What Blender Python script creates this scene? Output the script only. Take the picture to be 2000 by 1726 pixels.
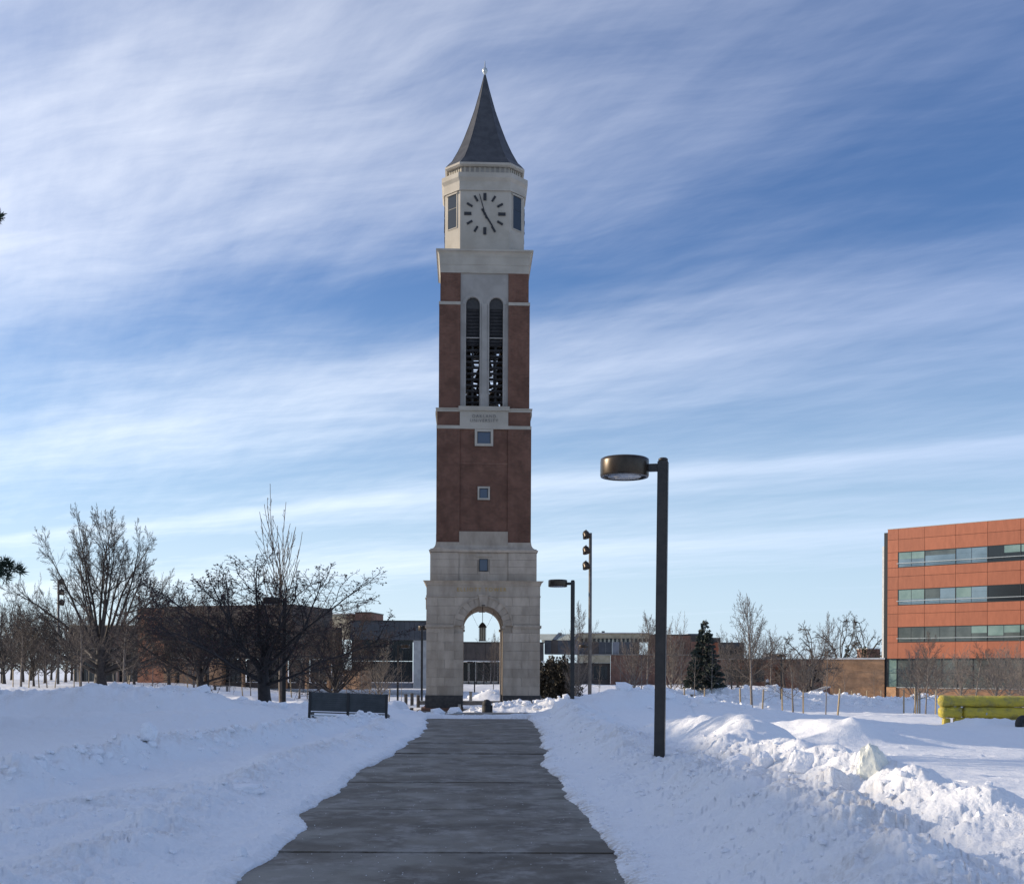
import bpy, bmesh, math, random
import numpy as np
from mathutils import Vector, Matrix, Euler
random.seed(7)
RNG = np.random.default_rng(11)
R = math.radians
scene = bpy.context.scene
for o in list(bpy.data.objects): bpy.data.objects.remove(o)
COL = scene.collection

# ------------------------------------------------------------------ camera
F = 2234.0                      # focal length in pixels of the 2000 px wide picture
EYE = 1.6
HOR = 1310.0                    # picture row of the horizon
cam = bpy.data.cameras.new('camera'); cam.sensor_width = 36.0
cam.lens = 36.0 * F / 2000.0
cam.shift_y = (HOR - 863.0) / 2000.0
cam.clip_start = 0.1; cam.clip_end = 6000
camo = bpy.data.objects.new('camera', cam); COL.objects.link(camo)
camo.location = (0, 0, EYE); camo.rotation_euler = (R(90), R(-0.25), 0)
scene.camera = camo

# ------------------------------------------------------------------ light
SUN_EL, SUN_AZ = 16.0, 12.0      # azimuth: degrees beyond the picture plane, sun on the left
S = Vector((-math.cos(R(SUN_EL))*math.cos(R(SUN_AZ)), math.cos(R(SUN_EL))*math.sin(R(SUN_AZ)), math.sin(R(SUN_EL))))
sun = bpy.data.lights.new('sun', 'SUN'); sun.energy = 5.0; sun.angle = R(0.55); sun.color = (1.0, 0.84, 0.64)
suno = bpy.data.objects.new('sun', sun); COL.objects.link(suno)
suno.rotation_euler = S.to_track_quat('Z', 'Y').to_euler()
scene.view_settings.view_transform = 'Standard'; scene.view_settings.look = 'None'
scene.view_settings.gamma = 1.0; scene.view_settings.exposure = 0.0
scene.view_settings.use_curve_mapping = False

class NT:
    def __init__(s, nt): s.nt = nt
    def n(s, t, **kw):
        nd = s.nt.nodes.new(t)
        for k, v in kw.items():
            if k.startswith('i_'):
                key = k[2:]; key = int(key) if key.isdigit() else key.replace('_', ' ')
                s.put(nd.inputs[key], v)
            else: setattr(nd, k, v)
        return nd
    def put(s, sock, v):
        if isinstance(v, bpy.types.NodeSocket): s.nt.links.new(v, sock)
        else: sock.default_value = v
    def m(s, op, a, b=None, c=None, clamp=False):
        nd = s.n('ShaderNodeMath', operation=op, use_clamp=clamp); s.put(nd.inputs[0], a)
        if b is not None: s.put(nd.inputs[1], b)
        if c is not None: s.put(nd.inputs[2], c)
        return nd.outputs[0]
    def xyz(s, x, y, z=0.0):
        nd = s.n('ShaderNodeCombineXYZ'); s.put(nd.inputs[0], x); s.put(nd.inputs[1], y); s.put(nd.inputs[2], z); return nd.outputs[0]
    def sep(s, v):
        nd = s.n('ShaderNodeSeparateXYZ'); s.put(nd.inputs[0], v); return nd.outputs
    def noise(s, vec, scale, detail=4, rough=.55, dist=0.0):
        nd = s.n('ShaderNodeTexNoise'); s.put(nd.inputs['Vector'], vec); s.put(nd.inputs['Scale'], scale)
        nd.inputs['Detail'].default_value = detail; nd.inputs['Roughness'].default_value = rough; nd.inputs['Distortion'].default_value = dist
        return nd.outputs[0]
    def ramp(s, v, a, b, lo=0.0, hi=1.0, smooth=True):
        nd = s.n('ShaderNodeMapRange', interpolation_type='SMOOTHSTEP' if smooth else 'LINEAR')
        for i, q in enumerate((v, a, b, lo, hi)): s.put(nd.inputs[i], q)
        return nd.outputs[0]
    def mix(s, f, a, b, mode='MIX'):
        nd = s.n('ShaderNodeMix', data_type='RGBA', blend_type=mode)
        s.put(nd.inputs[0], f)
        for i, q in ((6, a), (7, b)):
            if isinstance(q, tuple) and len(q) == 3: q = q + (1,)
            s.put(nd.inputs[i], q)
        return nd.outputs[2]

world = bpy.data.worlds.new('World'); scene.world = world; world.use_nodes = True
wt = world.node_tree; wt.nodes.clear(); W_ = NT(wt)
sky = W_.n('ShaderNodeTexSky', sky_type='NISHITA', sun_disc=False)
sky.sun_elevation = R(SUN_EL); sky.sun_rotation = R(-(90 - SUN_AZ)); sky.air_density = 1.0; sky.dust_density = 0.6; sky.ozone_density = 2.5
SKY_STRENGTH = 0.125
co = W_.n('ShaderNodeTexCoord').outputs['Generated']
nx, ny, nz = W_.sep(co)
zc = W_.m('ADD', W_.m('MAXIMUM', nz, 0.0), 0.035)
px = W_.m('DIVIDE', nx, zc); py = W_.m('DIVIDE', ny, zc)
# along / across the cirrus bands
al = W_.m('ADD', W_.m('MULTIPLY', px, .894), W_.m('MULTIPLY', py, -.447))
ac = W_.m('ADD', W_.m('MULTIPLY', px, .447), W_.m('MULTIPLY', py, .894))
warp = W_.noise(W_.xyz(px, py, 3.1), 0.8, 3)
acw = W_.m('ADD', ac, W_.m('MULTIPLY', W_.m('SUBTRACT', warp, .5), .42))
band = W_.noise(W_.xyz(W_.m('MULTIPLY', al, .2), acw, 7.3), 1.05, 5, .5)
fine = W_.noise(W_.xyz(W_.m('MULTIPLY', al, 1.3), W_.m('MULTIPLY', acw, 4.2), 1.7), 1.9, 6, .6, .1)
fibre = W_.noise(W_.xyz(W_.m('ADD', W_.m('MULTIPLY', px, 1.2), W_.m('MULTIPLY', py, 2.4)), W_.m('SUBTRACT', W_.m('MULTIPLY', px, 7), W_.m('MULTIPLY', py, -3.5)), 4.0), 1.3, 6, .6, .05)
def gb(c, w, g):        # one band of cirrus
    t = W_.m('DIVIDE', W_.m('SUBTRACT', acw, c), w)
    return W_.m('MULTIPLY', W_.m('EXPONENT', W_.m('MULTIPLY', W_.m('MULTIPLY', t, t), -1)), g)
def blob(cx, cy, sx, sy, g):
    a = W_.m('DIVIDE', W_.m('SUBTRACT', px, cx), sx); b = W_.m('DIVIDE', W_.m('SUBTRACT', py, cy), sy)
    t = W_.m('ADD', W_.m('MULTIPLY', a, a), W_.m('MULTIPLY', b, b))
    return W_.m('MULTIPLY', W_.m('EXPONENT', W_.m('MULTIPLY', t, -1)), g)
dens = W_.m('ADD', W_.m('MULTIPLY', W_.m('SUBTRACT', band, .5), 1.15), W_.m('MULTIPLY', W_.m('SUBTRACT', fine, .5), .58))
dens = W_.m('ADD', dens, W_.m('MULTIPLY', W_.m('SUBTRACT', fibre, .5), .32))
for q in (gb(4.55, .17, .36), gb(3.05, .2, .15), gb(6.6, .5, .4), gb(5.3, .22, -.25), gb(8.5, .6, -.1), gb(3.75, .25, -.16), gb(2.35, .22, -.2),
          blob(-1.25, 2.3, .75, .5, .42), blob(-1.5, 3.3, .8, .25, .2), blob(-.35, 1.95, .55, .3, .18), blob(.75, 1.95, .35, .4, -.2), blob(-.4, 2.75, .6, .2, -.22)):
    dens = W_.m('ADD', dens, q)
dens = W_.ramp(dens, -.60, 1.05)
hz = W_.ramp(nz, 0.0, .2, .45, 0.0)
dens = W_.m('MAXIMUM', dens, hz)
# the cloud takes the sky's own brightness, whiter towards the sun
sd = W_.n('ShaderNodeVectorMath', operation='DOT_PRODUCT'); W_.put(sd.inputs[0], co); sd.inputs[1].default_value = S
glow = W_.ramp(sd.outputs['Value'], -.25, .62, .0, 1.0)
cl = W_.mix(glow, (4.9, 5.7, 8.2), (11.2, 11.4, 11.8))
skyc = W_.mix(1.0, sky.outputs[0], (0.74, .92, 1.25), 'MULTIPLY')
fin = W_.mix(W_.m('MULTIPLY', dens, .80), skyc, cl)
fin = W_.mix(W_.ramp(nz, .0, .36, .56, 0.0), fin, (6.0, 7.7, 9.0))
bg = W_.n('ShaderNodeBackground'); W_.put(bg.inputs[0], fin); bg.inputs[1].default_value = SKY_STRENGTH
wo = W_.n('ShaderNodeOutputWorld'); wt.links.new(bg.outputs[0], wo.inputs[0])

# ------------------------------------------------------------------ helpers
def X(px_, d): return (px_ - 1000.0) * d / F
def Z(py_, d): return EYE + (HOR - py_) * d / F

def tag(o, label=None, cat=None, group=None, kind=None):
    if label: o['label'] = label
    if cat: o['category'] = cat
    if group: o['group'] = group
    if kind: o['kind'] = kind
    return o
def empty(name, loc=(0, 0, 0), rz=0.0, label=None, cat=None, group=None, kind=None):
    o = bpy.data.objects.new(name, None); COL.objects.link(o); o.location = loc; o.rotation_euler = (0, 0, rz)
    o.empty_display_size = .2
    return tag(o, label, cat, group, kind)
def link(name, me, mat=None, parent=None, loc=None):
    o = bpy.data.objects.new(name, me); COL.objects.link(o)
    if mat and not me.materials: me.materials.append(mat)
    if parent: o.parent = parent
    if loc: o.location = loc
    return o
def copy_tree(o, parent=None, label=None):
    c = o.copy(); COL.objects.link(c)
    if parent: c.parent = parent
    for ch in list(o.children): copy_tree(ch, c)
    if label: c['label'] = label
    return c

class MB:
    def __init__(s): s.v = []; s.f = []; s.M = None
    def add(s, vs, fs):
        b = len(s.v)
        if s.M is not None: vs = [tuple(s.M @ Vector(v)) for v in vs]
        s.v.extend(vs); s.f.extend([tuple(b + i for i in f) for f in fs]); return s
    def box(s, x0, x1, y0, y1, z0, z1, rot=None, c=None):
        vs = [(x0,y0,z0),(x1,y0,z0),(x1,y1,z0),(x0,y1,z0),(x0,y0,z1),(x1,y0,z1),(x1,y1,z1),(x0,y1,z1)]
        if rot is not None:
            cc = Vector(c if c else ((x0+x1)/2,(y0+y1)/2,(z0+z1)/2)); vs = [tuple(rot @ (Vector(v)-cc) + cc) for v in vs]
        return s.add(vs, [(0,3,2,1),(4,5,6,7),(0,1,5,4),(1,2,6,5),(2,3,7,6),(3,0,4,7)])
    def frustum(s, h0, z0, h1, z1):
        vs = [(-h0,-h0,z0),(h0,-h0,z0),(h0,h0,z0),(-h0,h0,z0),(-h1,-h1,z1),(h1,-h1,z1),(h1,h1,z1),(-h1,h1,z1)]
        return s.add(vs, [(0,3,2,1),(4,5,6,7),(0,1,5,4),(1,2,6,5),(2,3,7,6),(3,0,4,7)])
    def rings(s, rings, cap=True):
        n = len(rings[0]); vs = [v for r in rings for v in r]; fs = []
        for i in range(len(rings)-1):
            for j in range(n):
                k = (j+1) % n; fs.append((i*n+j, i*n+k, (i+1)*n+k, (i+1)*n+j))
        if cap: fs.append(tuple(range(n-1, -1, -1))); fs.append(tuple((len(rings)-1)*n + j for j in range(n)))
        return s.add(vs, fs)
    def lathe(s, prof, n=24, c=(0,0,0), cap=True):
        return s.rings([[(c[0]+r*math.cos(2*math.pi*j/n), c[1]+r*math.sin(2*math.pi*j/n), c[2]+z) for j in range(n)] for r, z in prof], cap)
    def tube(s, pts, rad, n=8, cap=True):
        pts = [Vector(p) for p in pts]; rs = rad if isinstance(rad, (list, tuple)) else [rad]*len(pts); rings = []
        for i, p in enumerate(pts):
            t = (pts[min(i+1,len(pts)-1)] - pts[max(i-1,0)]).normalized()
            a = t.cross(Vector((0,0,1)) if abs(t.z) < .9 else Vector((0,1,0))).normalized(); b = t.cross(a)
            rings.append([tuple(p + rs[i]*(math.cos(2*math.pi*j/n)*a + math.sin(2*math.pi*j/n)*b)) for j in range(n)])
        return s.rings(rings, cap)
    def prism(s, poly, y0, y1):          # polygon in x,z extruded along y (poly ccw seen from -y)
        n = len(poly); vs = [(x, y0, z) for x, z in poly] + [(x, y1, z) for x, z in poly]
        fs = [tuple(range(n)), tuple(range(2*n-1, n-1, -1))] + [(i, n+i, n+(i+1)%n, (i+1)%n) for i in range(n)]
        return s.add(vs, fs)
    def mesh(s, name, smooth=False):
        me = bpy.data.meshes.new(name); me.from_pydata(s.v, [], s.f); me.validate()
        if smooth: me.polygons.foreach_set('use_smooth', [True]*len(me.polygons))
        me.update(); return me
    def build(s, name, mat=None, parent=None, smooth=False, bevel=0.0, loc=None):
        me = s.mesh(name, smooth)
        if bevel:
            bm = bmesh.new(); bm.from_mesh(me)
            bmesh.ops.bevel(bm, geom=list(bm.edges), offset=bevel, segments=2, affect='EDGES', clamp_overlap=True); bm.to_mesh(me); bm.free()
        return link(name, me, mat, parent, loc)
def ROT(axis, deg): return Matrix.Rotation(R(deg), 3, axis)

def mat(name, color, rough=.6, metal=0.0, fn=None, spec=.5):
    m = bpy.data.materials.new(name); m.use_nodes = True
    b = m.node_tree.nodes['Principled BSDF']; b.inputs['Roughness'].default_value = rough; b.inputs['Metallic'].default_value = metal
    b.inputs['Specular IOR Level'].default_value = spec
    b.inputs['Base Color'].default_value = (*color, 1)
    if fn: fn(NT(m.node_tree), b)
    return m
def ocoord(T, kind='Object'): return T.n('ShaderNodeTexCoord').outputs[kind]
def bump(T, b, h, strength=.4, dist=.02):
    nd = T.n('ShaderNodeBump'); nd.inputs['Strength'].default_value = strength; nd.inputs['Distance'].default_value = dist
    T.put(nd.inputs['Height'], h); T.nt.links.new(nd.outputs[0], b.inputs['Normal'])
def varied(c1, c2, scale=3.0, bscale=30, bstr=.25, bdist=.01, detail=5, lo=.35, hi=.65):
    def fn(T, b):
        v = ocoord(T); n = T.noise(v, scale, detail); 
        T.put(b.inputs['Base Color'], T.mix(T.ramp(n, lo, hi), c1, c2)); bump(T, b, T.noise(v, bscale, 4), bstr, bdist)
    return fn
def brickfn(c1, c2, mortar, sx=.2, sz=.067, msize=.01):
    def fn(T, b):
        v = ocoord(T); x, y, z = T.sep(v)
        u = T.xyz(T.m('ADD', x, y), z, 0)
        br = T.n('ShaderNodeTexBrick'); T.put(br.inputs['Vector'], u)
        br.inputs['Scale'].default_value = 1.0; br.inputs['Brick Width'].default_value = sx; br.inputs['Row Height'].default_value = sz
        br.inputs['Mortar Size'].default_value = msize; br.inputs['Color1'].default_value = (*c1, 1); br.inputs['Color2'].default_value = (*c2, 1); br.inputs['Mortar'].default_value = (*mortar, 1)
        n = T.ramp(T.noise(v, .9, 6, .7), .3, .7, .72, 1.22)
        T.put(b.inputs['Base Color'], T.mix(1.0, br.outputs[0], T.xyz(n, n, n), 'MULTIPLY')); bump(T, b, br.outputs['Fac'], -.35, .006)
    return fn

M = {}
def snow_fn(T, b):
    v = ocoord(T); 
    big = T.noise(v, .6, 5, .6); mid = T.noise(v, 4.0, 6, .6); fin_ = T.noise(v, 34, 6, .65)
    d = T.ramp(T.noise(v, 7.0, 6, .7), .62, .74); area = T.ramp(big, .44, .62)
    at = T.n('ShaderNodeAttribute', attribute_name='dirt').outputs['Fac']
    dirt = T.m('MULTIPLY', T.m('ADD', T.m('MULTIPLY', d, area), T.m('MULTIPLY', T.ramp(T.noise(v, 13, 5, .7), .40, .58), at)), .75, clamp=True)
    c = T.mix(dirt, (.87, .885, .90), (.42, .36, .29))
    T.put(b.inputs['Base Color'], c); b.inputs['Roughness'].default_value = .65
    h = T.m('ADD', T.m('MULTIPLY', mid, .35), T.m('MULTIPLY', fin_, .12)); bump(T, b, h, .75, .14)
M['snow'] = mat('snow', (.85, .86, .88), .65, fn=snow_fn, spec=.25)
def snow_cap_fn(T, b):
    v = ocoord(T); bump(T, b, T.noise(v, 14, 5), .5, .03)
    T.put(b.inputs['Base Color'], T.mix(T.ramp(T.noise(v, 9, 5, .7), .6, .8, 0, .5), (.87, .88, .90), (.5, .44, .36)))
M['snow_chunk'] = mat('snow_chunk', (.86, .87, .89), .7, fn=snow_cap_fn, spec=.2)
def ice_fn(T, b):
    v = ocoord(T); T.put(b.inputs['Base Color'], T.mix(T.noise(v, 6, 5), (.62, .68, .66), (.78, .76, .66))); bump(T, b, T.noise(v, 9, 5), .6, .05)
M['ice'] = mat('ice', (.7, .75, .74), .3, fn=ice_fn)
def concrete_path(T, b):
    v = ocoord(T, 'Object'); g = T.n('ShaderNodeNewGeometry').outputs['Position']
    x, y, z = T.sep(g)
    st = T.noise(T.xyz(T.m('MULTIPLY', x, 1.0), T.m('MULTIPLY', y, .8)), 1.5, 7, .68, .15)
    st2 = T.noise(g, 4.2, 8, .72, .2); gr = T.noise(g, 60, 4, .7)
    fr = T.m('MULTIPLY', T.ramp(st, .40, .60), T.ramp(st2, .40, .60))
    base = T.mix(T.ramp(T.noise(g, 2.0, 6), .3, .7), (.058, .045, .031), (.098, .079, .056))
    c = T.mix(T.m('MULTIPLY', fr, .55), base, (.40, .385, .355))
    sp = T.ramp(T.noise(g, 120, 2, .5), .72, .80); c = T.mix(T.m('MULTIPLY', sp, .5), c, (.45, .46, .48))
    T.put(b.inputs['Base Color'], c)
    wet = T.ramp(T.noise(g, .8, 5, .6, .3), .40, .58)
    T.put(b.inputs['Roughness'], T.m('ADD', T.m('MULTIPLY', wet, .25), T.m('ADD', .42, T.m('MULTIPLY', fr, .3))))
    bump(T, b, T.m('ADD', gr, T.m('MULTIPLY', st2, 1.2)), .35, .006)
M['path'] = mat('path_concrete', (.1, .1, .1), .5, fn=concrete_path)
M['soil'] = mat('soil', (.03, .027, .022), .9)
M['plaza'] = mat('plaza_concrete', (.16, .145, .125), .7, fn=varied((.13, .118, .10), (.24, .21, .18), 1.2, 20))
def lime_fn(T, b):
    v = ocoord(T); g = T.n('ShaderNodeNewGeometry').outputs['Position']
    x, y, z = T.sep(g); oi = T.n('ShaderNodeObjectInfo').outputs['Random']
    n = T.noise(T.xyz(T.m('MULTIPLY', x, 1.6), T.m('MULTIPLY', y, 1.6), T.m('MULTIPLY', z, .55)), 1.0, 6, .6)
    c = T.mix(T.ramp(n, .3, .7), (.33, .275, .215), (.46, .39, .31))
    k = T.ramp(oi, 0, 1, .86, 1.1, False); c = T.mix(1.0, c, T.xyz(k, k, k), 'MULTIPLY')
    T.put(b.inputs['Base Color'], c); bump(T, b, T.noise(g, 22, 5), .25, .012)
M['lime'] = mat('limestone', (.4, .37, .32), .8, fn=lime_fn, spec=.3)
M['trim'] = mat('white_stone', (.55, .53, .48), .7, fn=varied((.345, .315, .26), (.41, .375, .315), .8, 18, .15), spec=.3)
M['grey_stone'] = mat('grey_stone', (.36, .36, .36), .75, fn=varied((.27, .255, .23), (.33, .31, .28), .9, 18, .2), spec=.3)
M['brick'] = mat('red_brick', (.25, .1, .07), .85, fn=brickfn((.115, .046, .030), (.16, .064, .041), (.145, .11, .085)), spec=.2)
M['brick2'] = mat('tan_brick', (.35, .22, .15), .85, fn=brickfn((.38, .205, .105), (.46, .25, .13), (.38, .27, .18)), spec=.2)
M['brick3'] = mat('brown_brick', (.2, .12, .1), .85, fn=brickfn((.17, .085, .06), (.23, .11, .075), (.2, .14, .11)), spec=.2)
M['granite'] = mat('dark_granite', (.035, .032, .032), .5, fn=varied((.025, .023, .024), (.05, .045, .042), 5))
M['slate'] = mat('grey_roof', (.09, .095, .11), .55, fn=varied((.035, .037, .042), (.055, .057, .062), 2.0, 12, .2, .02))
M['gilt'] = mat('gold_letters', (.42, .27, .09), .35, .7)
M['black'] = mat('black_metal', (.02, .018, .017), .5, .0, fn=varied((.016, .015, .014), (.03, .026, .023), 6, 40, .1, .003))
M['bronze'] = mat('dark_bronze_paint', (.05, .038, .028), .33, .6, fn=varied((.045, .034, .025), (.06, .046, .034), 9, 60, .06, .002))
M['galv'] = mat('grey_pole_paint', (.16, .15, .135), .55, .3, fn=varied((.11, .1, .09), (.17, .155, .14), 3, 30, .1, .003))
M['lens'] = mat('lamp_lens', (.45, .47, .5), .15, .0)
M['clockdark'] = mat('clock_black', (.012, .012, .014), .5)
M['glass'] = mat('dark_window_glass', (.02, .026, .03), .12, .0, spec=.45)
M['bluepane'] = mat('blue_window_glass', (.06, .08, .115), .15, .0, spec=.5)
def vnoise_mat(name, c1, c2, s=4, rough=.7, **k): M[name] = mat(name, c1, rough, fn=varied(c1, c2, s, **k)); return M[name]
vnoise_mat('bark', (.035, .029, .026), (.07, .058, .05), 6)
vnoise_mat('bark_dark', (.018, .014, .014), (.036, .028, .026), 6)
vnoise_mat('bark_light', (.14, .118, .10), (.23, .195, .165), 6)
vnoise_mat('bark_mid', (.075, .058, .048), (.125, .10, .085), 6)
vnoise_mat('berry', (.035, .012, .014), (.07, .025, .02), 9)
vnoise_mat('needles', (.018, .032, .018), (.035, .055, .028), 6)
vnoise_mat('needles_blue', (.022, .035, .028), (.045, .06, .05), 6)
vnoise_mat('stake', (.27, .21, .13), (.36, .28, .18), 12)
def orange_fn(T, b):
    v = ocoord(T); k = T.ramp(T.n('ShaderNodeObjectInfo').outputs['Random'], 0, 1, .90, 1.09, False)
    s_ = T.noise(T.xyz(T.m('MULTIPLY', T.sep(v)[0], 2.0), T.sep(v)[1], T.m('MULTIPLY', T.sep(v)[2], .5)), 1.2, 6, .65)
    T.put(b.inputs['Base Color'], T.mix(1.0, T.mix(T.ramp(s_, .3, .7), (.295, .088, .040), (.36, .112, .053)), T.xyz(k, k, k), 'MULTIPLY'))
M['panel_orange'] = mat('panel_orange', (.33, .1, .047), .55, fn=orange_fn)
vnoise_mat('dark_panel', (.05, .055, .062), (.075, .08, .09), .8)
vnoise_mat('grey_panel', (.15, .16, .18), (.2, .21, .235), .8)
vnoise_mat('brown_panel', (.055, .045, .04), (.08, .066, .058), .8)
vnoise_mat('beige_stone', (.36, .31, .21), (.47, .41, .29), 1.2)
vnoise_mat('pale_roof', (.40, .42, .34), (.5, .52, .43), 1.0)
vnoise_mat('bench_metal', (.045, .052, .055), (.065, .072, .075), 3)
vnoise_mat('olive_leaves', (.022, .019, .013), (.045, .037, .022), 5)
vnoise_mat('louvre', (.035, .037, .042), (.05, .052, .058), 3)
vnoise_mat('warm_brown', (.085, .062, .048), (.12, .088, .068), 1)
vnoise_mat('letter_grey', (.15, .14, .125), (.19, .18, .16), 3)
vnoise_mat('rubber', (.015, .015, .015), (.028, .027, .026), 5)
vnoise_mat('white_paint', (.6, .6, .58), (.7, .7, .67), 3)
M['frame'] = mat('window_frame_dark', (.03, .033, .035), .4, .4)
M['rail'] = mat('pale_metal', (.42, .46, .47), .4, .5)
M['glass_teal'] = mat('teal_window_glass', (.09, .17, .17), .1, .0, spec=1.0, fn=varied((.10, .17, .18), (.16, .24, .25), .35, 3, .02))
M['glass_blind'] = mat('window_with_pale_blind', (.22, .36, .32), .15, .0, spec=.8, fn=varied((.14, .22, .20), (.20, .29, .26), .6, 3, .02))
M['glass_grey'] = mat('grey_teal_glass', (.07, .09, .09), .12, .0, spec=.6, fn=varied((.06, .075, .075), (.10, .12, .115), .5, 3, .02))
M['glass_sky'] = mat('window_reflecting_sky', (.13, .19, .22), .06, .3, spec=1.0, fn=varied((.12, .17, .20), (.2, .27, .31), .25, 2, .03))
def tarp_fn(T, b):
    v = ocoord(T); n = T.noise(v, 2.2, 6, .65); n2 = T.noise(T.xyz(T.m('MULTIPLY', T.sep(v)[0], 1.2), T.m('MULTIPLY', T.sep(v)[1], 1.2), T.m('MULTIPLY', T.sep(v)[2], 4)), 2.6, 7, .7, 1.2)
    c = T.mix(T.ramp(n, .42, .66), (.60, .48, .055), (.33, .28, .09)); T.put(b.inputs['Base Color'], c)
    bump(T, b, T.m('ADD', n2, T.m('MULTIPLY', T.noise(v, 14, 4), .25)), .9, .10)
M['tarp'] = mat('yellow_vinyl', (.5, .45, .04), .38, fn=tarp_fn)
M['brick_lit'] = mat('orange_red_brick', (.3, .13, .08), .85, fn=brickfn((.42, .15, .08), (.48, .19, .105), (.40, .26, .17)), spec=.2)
M['brick_mid'] = mat('mid_brown_brick', (.24, .13, .08), .85, fn=brickfn((.22, .115, .065), (.27, .145, .085), (.24, .17, .12)), spec=.2)
vnoise_mat('pale_concrete', (.34, .34, .33), (.42, .42, .40), 2)
# ------------------------------------------------------------------ terrain
_P = RNG.permutation(4096); _A = RNG.random(4096)*2*np.pi
def pn(x, y, seed=0):
    xi = np.floor(x).astype(np.int64); yi = np.floor(y).astype(np.int64); xf = x-xi; yf = y-yi
    def g(i, j):
        h = _P[(i*1619 + j*31337 + seed*7919) & 4095]; h = _P[(h + j) & 4095]; a = _A[h]; return np.cos(a), np.sin(a)
    u = xf**3*(xf*(xf*6-15)+10); v = yf**3*(yf*(yf*6-15)+10)
    def dt(i, j, a, b): c, s_ = g(i, j); return c*a + s_*b
    n00 = dt(xi, yi, xf, yf); n10 = dt(xi+1, yi, xf-1, yf); n01 = dt(xi, yi+1, xf, yf-1); n11 = dt(xi+1, yi+1, xf-1, yf-1)
    return 1.5*((n00*(1-u)+n10*u)*(1-v) + (n01*(1-u)+n11*u)*v)
def fbm(x, y, o=4, seed=0, g=.5, ridge=False):
    t = 0; a = 1; s_ = 0
    for i in range(o):
        n = pn(x*2**i + 17.3*i, y*2**i - 9.1*i, seed+i); n = (1-2*np.abs(n)) if ridge else n
        t = t + a*n; s_ += a; a *= g
    return t/s_
def SS(a, b, x): t = np.clip((x-a)/(b-a), 0, 1); return t*t*(3-2*t)
def polyd(x, y, pts):                        # distance to polyline and interpolated third value
    best = np.full(x.shape, 1e9); val = np.zeros(x.shape)
    for (x0, y0, v0), (x1, y1, v1) in zip(pts[:-1], pts[1:]):
        dx, dy = x1-x0, y1-y0; t = np.clip(((x-x0)*dx + (y-y0)*dy)/(dx*dx+dy*dy), 0, 1)
        d = np.hypot(x-x0-t*dx, y-y0-t*dy); k = d < best; best = np.where(k, d, best); val = np.where(k, v0+(v1-v0)*t, val)
    return best, val
LE = [(0, -2.2), (8.7, -2.06), (10.3, -2.05), (11.6, -2.16), (12.7, -2.29), (14.6, -2.24), (16.3, -2.31), (19.3, -2.37), (22.8, -2.33), (25.5, -2.24), (30.5, -2.3), (37.6, -2.78), (42, -3.2)]
RE = [(0, 1.0), (8.6, .93), (10.1, .87), (13.0, .81), (16.7, .65), (18.9, .55), (21.9, .66), (25.9, .72), (33.1, .67), (37.6, .54), (42, .9)]
def base_z(x, y):
    mid = -1.3*SS(40, 80, y)*SS(-38, -14, x)
    rt = -.0178*np.clip(y-10, 0, 118); w = SS(5, 13, x)
    rise = SS(116, 144, y)*(1-SS(31, 35.5, x))
    z = mid*(1-w) + rt*w
    return z + (-.25 - z)*rise*SS(-38, -14, x)
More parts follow.
